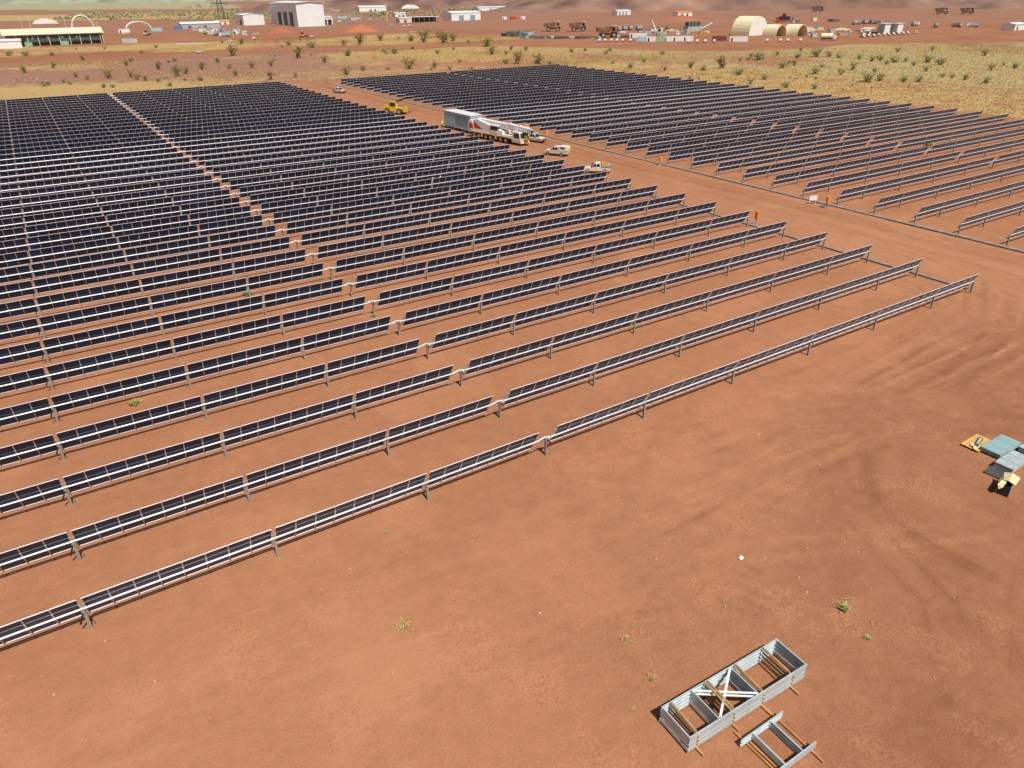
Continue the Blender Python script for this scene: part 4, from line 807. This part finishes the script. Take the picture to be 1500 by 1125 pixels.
t = MB(); t.box(0, 16, 0, 5, 0, .12, CONC); t.build('concrete_slab', None, loc=(262, 572, tz(262, 572)), rot=(0, 0, -.5), label='pale concrete strip right of the red mound', cat='slab')
def mound(x, y, a, b, hh, ma, seed):
    n_ = 26; v, f = [], []
    for i in range(n_+1):
        for j in range(n_+1):
            u, w_ = i/n_*2-1, j/n_*2-1; r = math.hypot(u, w_); k = max(0, 1-r); v.append((u*a, w_*b, hh*k**.8*(.75+.5*float(fbm(np.array(u*5), np.array(w_*5), 1., seed)))-.15))
    for i in range(n_):
        for j in range(n_): c = i*(n_+1)+j; f.append((c, c+n_+1, c+n_+2, c+1))
    me = bpy.data.meshes.new('dirt_mound'); me.from_pydata(v, [], f); me.polygons.foreach_set('use_smooth', [True]*len(f)); me.materials.append(ma); obj('dirt_mound', me, None, gp(x, y), kind='structure')
RS = mat('dug_red_soil', (.36, .12, .055), .95, 0, .15, .5, bump=.4); mound(173, 634, 13, 9, 5, RS, 2); mound(232, 603, 16, 9, 6, mat('bright_red_soil', (.45, .14, .06), .95, 0, .12, .5, bump=.4), 4)
mound(560, 560, 30, 14, 5, RS, 6); mound(300, 900, 60, 25, 10, hm, 9); mound(330, 1150, 70, 30, 16, hm, 10)

# ------------------------------------------------------------------ vegetation
LEAF = {'o': mat('olive_leaf', (.28, .22, .07), .8, 0, .35, .9, col2=(.46, .36, .12)), 'g': mat('grey_green_leaf', (.30, .31, .12), .8, 0, .3, .9, col2=(.48, .48, .21)), 'y': mat('yellow_green_leaf', (.30, .26, .04), .8, 0, .3, .9, col2=(.46, .38, .08))}
def shrub_mesh(seed, leafm, nleaf=420):
    q = random.Random(seed); st = MB(); lf = MB(); tips = []
    for i in range(q.randint(4, 6)):
        a = q.uniform(0, 6.28); p = Vector((q.uniform(-.04, .04), q.uniform(-.04, .04), -.03)); d = Vector((math.cos(a)*.45, math.sin(a)*.45, 1)).normalized(); r = .028
        for s in range(3):
            e = p+d*q.uniform(.16, .26); st.tube(p, e, r, r*.7, BARK, 5, False); p = e; r *= .7; d = (d+Vector((q.uniform(-.5, .5), q.uniform(-.5, .5), q.uniform(-.1, .4)))).normalized(); tips.append((p.copy(), .13+.05*s))
            if s: b = p+Vector((q.uniform(-.25, .25), q.uniform(-.25, .25), q.uniform(.0, .18))); st.tube(p, b, r*.7, r*.4, BARK, 4, False); tips.append((b, .15))
    for i in range(nleaf):
        c, rad = q.choice(tips); v = Vector((q.gauss(0, 1), q.gauss(0, 1), q.gauss(0, .8))); v = c+v*rad*.62; v.z = max(.02, v.z)
        n_ = Vector((q.gauss(0, 1), q.gauss(0, 1), q.gauss(.6, 1))).normalized(); a = n_.orthogonal().normalized(); b = n_.cross(a); s = q.uniform(.022, .05)
        lf.poly([v-a*s*1.6, v+b*s*.7, v+a*s*1.6, v-b*s*.7], leafm)
    return st.mesh('stem'), lf.mesh('foliage')
SM = {k: [shrub_mesh(i*7+ord(k), LEAF[k]) for i in range(4)] for k in 'ogy'}
def shrub(x, y, hh, k, label, grp, i, wide=1.):
    t = thing('shrub', label, 'shrub', gp(x, y), i*1.7, grp); t.scale = (hh*wide, hh*wide, hh)
    a, b = SM[k][i % 4]; obj('stem', a, t); obj('foliage', b, t)
SH = """83,427,7.1,o 111,519,5.4,o 106,384,7.4,o 49,345,4.7,o 33,317,5.3,o 38,326,3.9,o 32,359,4.7,o 23,391,3.9,o 48,405,3.0,g 44,399,2.3,g -8,401,3.8,o 8,326,4.7,o 16,325,3.3,o 17,313,3.2,o 22,297,2.2,g 23,277,2.1,g 2,288,2.1,g 5,286,1.9,g -15,311,2.2,g -9,317,2.0,o 69,336,3.7,o 80,342,3.8,o 61,277,4.1,o 59,336,3.1,o 53,301,3.3,o 37,291,2.7,g 64,382,3.5,g 107,344,4.5,o 138,455,5.0,g 133,485,4.5,g -20,381,4.1,o -24,518,4.0,g -16,511,4.0,g -3,500,3.3,g 9,448,3.7,o 29,421,3.0,g 43,482,2.7,g 58,526,2.7,g 19,305,2.7,o -3,341,2.9,o 72,280,2.3,o 0,326,2.3,o 174,463,9.1,o 198,484,6.4,o 162,460,4.5,o 216,453,10.1,o 215,469,5.6,g 222,434,9.8,o 237,449,6.3,o 246,489,6.7,o 228,390,6.4,y 199,335,6.2,o 177,276,6.5,o 184,270,5.4,y 225,357,3.3,o 173,280,3.2,g 232,351,3.3,g 124,283,6.1,o 135,280,3.6,o 161,380,4.5,g 134,382,5.0,g 160,392,3.3,g 105,291,3.0,g 92,276,4.3,o 184,404,2.8,g 180,363,3.2,g 199,380,2.4,g 234,423,3.0,o 159,300,2.2,g 242,320,3.2,g 253,322,2.6,g 264,313,2.6,g 267,274,3.0,g 226,242,2.7,o 202,224,3.0,g 206,207,2.4,o 211,247,1.9,g 185,261,2.6,g 232,199,6.3,o 276,217,4.9,g 251,183,3.9,g 300,214,3.3,g 313,212,5.1,g 340,243,2.7,o 241,159,3.6,g 215,175,3.6,g 218,196,2.7,g 222,208,3.9,o 209,157,2.5,g 193,150,2.4,o 264,218,2.1,o 318,209,3.4,g 315,201,2.8,g 316,191,3.3,g 309,180,3.1,g 317,181,3.2,g 311,170,3.6,g 320,170,2.6,g 321,161,4.1,g 314,151,3.9,g 389,198,3.0,o 369,205,3.0,o 230,130,4.1,g 237,129,3.3,o 264,159,3.7,o 244,150,3.1,o 262,148,2.3,g 240,122,2.8,g 244,119,2.8,g 265,122,2.1,g 263,113,2.5,g 258,103,2.8,g 281,138,2.7,o 305,125,3.2,o 321,124,2.8,g 264,118,2.1,o 301,155,2.4,o 378,165,3.9,o 264,187,3.0,o 305,230,2.9,o 194,136,2.7,g 199,128,2.3,g 329,132,1.9,o"""
KN = {'o': 'olive brown', 'g': 'grey-green', 'y': 'bright yellow-green'}
def zone(x, y): return 'beyond the red road behind the fields' if y > 430 else ('on the plain behind the left field' if x < 85 else ('on the plain behind the right field' if x < 190 and y > 240 or y > 330 else 'right of the right field'))
from collections import defaultdict
byk = defaultdict(list)
for i, r in enumerate(SH.split()):
    x, y, hh, k = r.split(','); x, y, hh = float(x), float(y), float(hh); sz = 'tall' if hh > 5 else ('middling' if hh > 3 else 'low')
    byk[f'{sz} {KN[k]} shrub', zone(x, y)].append((math.atan2(x-CAM.x, y-CAM.y), i, x, y, hh, k))
for (nm, zn), L_ in byk.items():
    for j, (_, i, x, y, hh, k) in enumerate(sorted(L_)):
        lb = f'{nm} {zn}' if len(L_) == 1 else f'{ordinal(j+1)} from left of the {nm}s {zn}'
        shrub(x, y, hh, k, lb, f'{nm}s {zn}', i, 1.05 if k == 'o' else 1.45)
q = random.Random(11)
k = 0
ctr = (300, 160)
while k < 90:
    if k % 4 == 0: ctr = (q.uniform(182, 420), q.uniform(70, 250)) if k < 30 else (q.uniform(-80, 260), q.uniform(262, 560))
    x, y = q.gauss(ctr[0], 9), q.gauss(ctr[1], 9)
    if q.random() < .05: ctr = (q.uniform(182, 420), q.uniform(70, 250)) if k < 30 else (q.uniform(-80, 260), q.uniform(262, 560))
    if not (y < LO(x)-6 or HI(x)+5 < y < S2(x)-5) or (y < 262 and x < 186): continue
    shrub(x, y, q.choice([.7, .9, 1.2, 1.6, 2.4])*q.uniform(.8, 1.2), 'ogg'[k % 3], 'small knee-high shrub scattered over the grassy plain', 'small scattered shrubs', k, 1.5); k += 1
# spinifex hummocks and dry grass as one mass of blades
q = np.random.default_rng(4); N = 60000
px = np.concatenate([q.uniform(-90, 300, N*2//3), q.uniform(178, 460, N*2//3), q.uniform(-40, 300, N//3)]); py = np.concatenate([q.uniform(256, 470, N*2//3), q.uniform(40, 280, N*2//3), q.uniform(420, 600, N//3)])
ok = ((py < LO(px)) & ((py > 256) | (px > 182))) | ((py > HI(px)) & (py < S2(px)))
dens = .55*fbm(px, py, 20, 71, 5)+.45*fbm(px, py*1.8, 75, 72, 4)+.12*(px > 150)+.06*(px > 220); ok &= dens > .50+.08*q.random(len(px))
px, py = px[ok], py[ok]; pz = terrain(px, py); M = len(px); s = q.uniform(.3, .75, M)
B = 6; V = np.zeros((M, B*3, 3)); a = q.random((M, B))*6.28
for b in range(B):
    an = a[:, b]; ox, oy = np.cos(an), np.sin(an); lean = q.uniform(.3, 1., M)
    V[:, b*3, 0] = px-oy*s*.30; V[:, b*3, 1] = py+ox*s*.30; V[:, b*3, 2] = pz-.05
    V[:, b*3+1, 0] = px+oy*s*.30; V[:, b*3+1, 1] = py-ox*s*.30; V[:, b*3+1, 2] = pz-.05
    V[:, b*3+2, 0] = px+ox*s*lean*.7; V[:, b*3+2, 1] = py+oy*s*lean*.7; V[:, b*3+2, 2] = pz+s*(.62-.3*lean)
gmx = bpy.data.meshes.new('spinifex_grass'); gmx.from_pydata(V.reshape(-1, 3).tolist(), [], np.arange(M*B*3).reshape(-1, 3).tolist()); gmx.update()
gmx.materials.append(mat('spinifex', (.68, .45, .16), .9, 0, .25, .12, col2=(.66, .50, .20), detail=8)); obj('spinifex_grass', gmx, kind='stuff', label='dry yellow spinifex grass covering the plain', cat='grass')
# weeds and dry tufts among the rows and in the foreground
def weed_mesh(seed, ma, n_, spread, hh, wd):
    q = random.Random(seed); mb = MB()
    for i in range(n_):
        a = q.uniform(0, 6.28); p = Vector((q.gauss(0, spread*.35), q.gauss(0, spread*.35), 0)); d = Vector((math.cos(a), math.sin(a), q.uniform(.3, 1.6))).normalized(); s = Vector((-d.y, d.x, 0)).normalized()*wd; L1 = hh*q.uniform(.5, 1.2)
        m1 = p+d*L1*.5+Vector((0, 0, hh*.1)); e = p+d*L1; mb.poly([p-s*.5, p+s*.5, m1+s, m1-s], ma); mb.poly([m1-s, m1+s, e], ma)
    return mb.mesh('weed')
WG = mat('weed_green', (.26, .34, .07), .7, 0, .3, 6, col2=(.48, .52, .15)); WD = [weed_mesh(i, WG, 70, .35, .38, .035) for i in range(3)]; DT = [weed_mesh(i+9, STRAW, 80, .4, .22, .014) for i in range(3)]
for i, (x, y, z, k, l) in enumerate([(-23.5, 24.1, 1.3, 0, 'bright green weed between the fifth and sixth left rows'), (-9.6, 43.4, 1.5, 0, 'bright green weed farther back between left rows'), (-30.4, 26.4, .8, 0, 'small green weed at the far left between rows'), (4.5, -20.4, .9, 0, 'green weed on open ground right of the steel frames'), (3.8, -22.2, .45, 0, 'tiny green weed below the other one right of the frames'), (-15.3, -8.8, 1.2, 1, 'dry straw tuft alone on the foreground soil'), (-6.3, -15.7, .9, 1, 'dry straw tuft above the steel frames'), (-6.8, -18.1, .8, 1, 'dry straw tuft just behind the frame stack'), (-8.7, -18.9, .5, 1, 'small dry straw tuft left of the frame stack'), (-3.9, 8.6, .6, 0, 'small green weed behind the first left row near the drive gap'), (11.5, 9.2, .4, 0, 'tiny green weed behind the first left row'), (77.5, 57, 1.4, 0, 'green weed at the left ends of the right field rows'), (131, 49, 2.8, 0, 'tall light green weed among the right field rows'), (80, 26, 1., 0, 'green weed between near rows of the right field'), (-.5, 30, .9, 0, 'green weed beside a drive post of the left field'), (27, 20, .7, 0, 'green weed between the fourth and fifth left rows'), (88, 22, 1.2, 0, 'pale green weed under a near row of the right field'), (86, 41, .9, 0, 'weed tuft between middle rows of the right field'), (-13, -1.5, .35, 0, 'tiny weed just in front of the first left row'), (-5.5, 26.5, .8, 0, 'weed at the left of the drive gap, sixth row')]):
    obj('weed', (DT if k else WD)[i % 3], None, (x, y, .01), (0, 0, i), l, 'weed', 'straw tufts' if k else 'green weeds').scale = (z, z, z)
# pebbles and twigs on the bare soil
q = np.random.default_rng(8); N = 5200; px = q.uniform(-38, 50, N); py = np.where(q.random(N) < .7, q.uniform(-30, 0, N), q.uniform(0, 30, N)); ok = fbm(px, py, 4, 17) > .50; px, py = px[ok], py[ok]
vv, ff = [], []
for x, y in zip(px, py):
    s = float(q.choice([.015, .025, .04, .065], p=[.55, .3, .12, .03])); i = len(vv); e = float(q.uniform(.6, 1.6)); an = float(q.uniform(0, 3.14)); ca, sa = math.cos(an), math.sin(an)
    for a, b, c in ((e, 0, 0), (0, 1, 0), (-e, 0, 0), (0, -1, 0), (0, 0, .8), (0, 0, -.8)): vv.append((x+s*(a*ca-b*sa), y+s*(a*sa+b*ca), .015+s*c))
    ff += [(i+a, i+b, i+4) for a, b in ((0, 1), (1, 2), (2, 3), (3, 0))]+[(i+b, i+a, i+5) for a, b in ((0, 1), (1, 2), (2, 3), (3, 0))]
pmh = bpy.data.meshes.new('pebbles'); pmh.from_pydata(vv, [], ff); pmh.materials.append(STONE); obj('pebbles', pmh, kind='stuff', label='small pale stones strewn over the red soil', cat='stones')
for i, (x, y, a, ln) in enumerate([(13.6, -6.8, .5, .9), (12.2, -9.5, 1.9, .5), (5.6, -20.2, 2.6, .7), (5.2, -13.4, .2, .4), (-20.3, -7.2, .3, .5)]):
    MB().path([(0, 0, .02), (ln*.5, .05*ln, .05), (ln, -.05*ln, .02)], .014, STRAW, 5).build('twig', None, loc=(x, y, .01), rot=(0, 0, a), label=['pale stick on open ground right of the drive gap', 'curved twig on the open ground', 'dark curved twig beside the green weed', 'short pale twig near the paper scrap', 'pale twig at the lower left of the picture'][i], cat='twig', group='twigs on the soil')
# far-off scrub that reads as one mass: low leafy clumps on the distant plain
q = np.random.default_rng(21); N = 2600; at_ = q.uniform(-620, -40, N); tt_ = np.where(q.random(N) < .75, q.uniform(985, 1290, N), q.uniform(1500, 2300, N))
px = CAM.x+at_*CY+tt_*SY; py = CAM.y-at_*SY+tt_*CY; ok = fbm(px, py, 90, 33) > .44; px, py, tt_ = px[ok], py[ok], tt_[ok]; pz = terrain(px, py)+np.where(tt_ > 1740, 60*np.sin(np.pi*np.clip((tt_-1750)/850, 0, 1))**.8*.9, 0)
M = len(px); s = q.uniform(1.6, 4.2, M); K = 14
c = np.stack([px, py, pz], -1)[:, None, :]+q.normal(0, .5, (M, K, 3))*s[:, None, None]*np.array([.9, .9, .45])+np.array([0, 0, .45])*s[:, None, None]
a = q.normal(0, 1, (M, K, 3)); a /= np.linalg.norm(a, axis=-1, keepdims=True); b = np.cross(a, q.normal(0, 1, (M, K, 3))); b /= np.linalg.norm(b, axis=-1, keepdims=True)
ls = (s*.38)[:, None, None]; V = np.stack([c-a*ls, c+b*ls*.7, c+a*ls, c-b*ls*.7], 2).reshape(-1, 3)
fm = bpy.data.meshes.new('far_scrub'); fm.from_pydata(V.tolist(), [], np.arange(len(V)).reshape(-1, 4).tolist()); fm.materials.append(LEAF['g']); obj('far_scrub', fm, kind='stuff', label='distant belt of grey-green scrub across the far left plain', cat='scrub')
# crowded yard behind the parked utes and round the domes: crates, skids and small tanks
q = random.Random(77); kit = []
for i in range(5):
    mb = MB(); a, b, c = q.uniform(1, 2.6), q.uniform(.8, 1.4), q.uniform(1, 2.4); ma = [WHITE, CREAM, GREYC, TEAL, YEL][i]
    mb.box(-a, a, -b, b, .15, c, ma); mb.box(-a-.1, a+.1, -b-.1, b+.1, c+.003, c+.1, WHITE if i % 2 else GALV); mb.box(-a, a, -b*.8, -b*.6, 0, .148, DGREY); mb.box(-a, a, b*.6, b*.8, 0, .148, DGREY); kit.append(mb.mesh('equipment_skid'))
for i in range(70):
    x, y = q.uniform(440, 540), q.uniform(304, 380)
    obj('equipment_skid', kit[i % 5], None, gp(x, y), (0, 0, q.uniform(0, 3)), 'small pale equipment skid in the crowded yard behind the parked utes', 'equipment', 'equipment in the crowded yard')
for i in range(28):
    x, y = q.uniform(112, 156), q.uniform(622, 735)
    obj('equipment_skid', kit[q.randrange(5)], None, gp(x, y), (0, 0, q.uniform(0, 3)), 'small equipment skid in the scattered gear left of the tall workshop', 'equipment', 'scattered gear left of the workshop')
for i in range(30):
    x, y = q.uniform(375, 428), q.uniform(385, 445)
    obj('equipment_skid', kit[q.randrange(5)], None, gp(x, y), (0, 0, q.uniform(0, 3)), 'small equipment skid between the containers and the grey plant', 'equipment', 'gear between containers and plant')
for i in range(24):
    x, y = q.uniform(280, 350), q.uniform(800, 910)
    obj('equipment_skid', kit[q.randrange(5)], None, gp(x, y), (0, 0, q.uniform(0, 3)), 'small equipment skid in the far row right of the workshop', 'equipment', 'gear right of the workshop')

# ------------------------------------------------------------------ thin dusty air
mb = MB(); mb.box(-1700, 4100, -420, 5100, -3, 190, WHITE); hz = mb.build('haze', None, kind='stuff')
hzm = bpy.data.materials.new('dusty_air'); hzm.use_nodes = True; n = hzm.node_tree; n.nodes.clear(); ou = n.nodes.new('ShaderNodeOutputMaterial'); pv = n.nodes.new('ShaderNodeVolumePrincipled')
pv.inputs['Color'].default_value = (.93, .95, 1, 1); pv.inputs['Density'].default_value = .00003; n.links.new(pv.outputs[0], ou.inputs['Volume']); hz.data.materials.clear(); hz.data.materials.append(hzm)
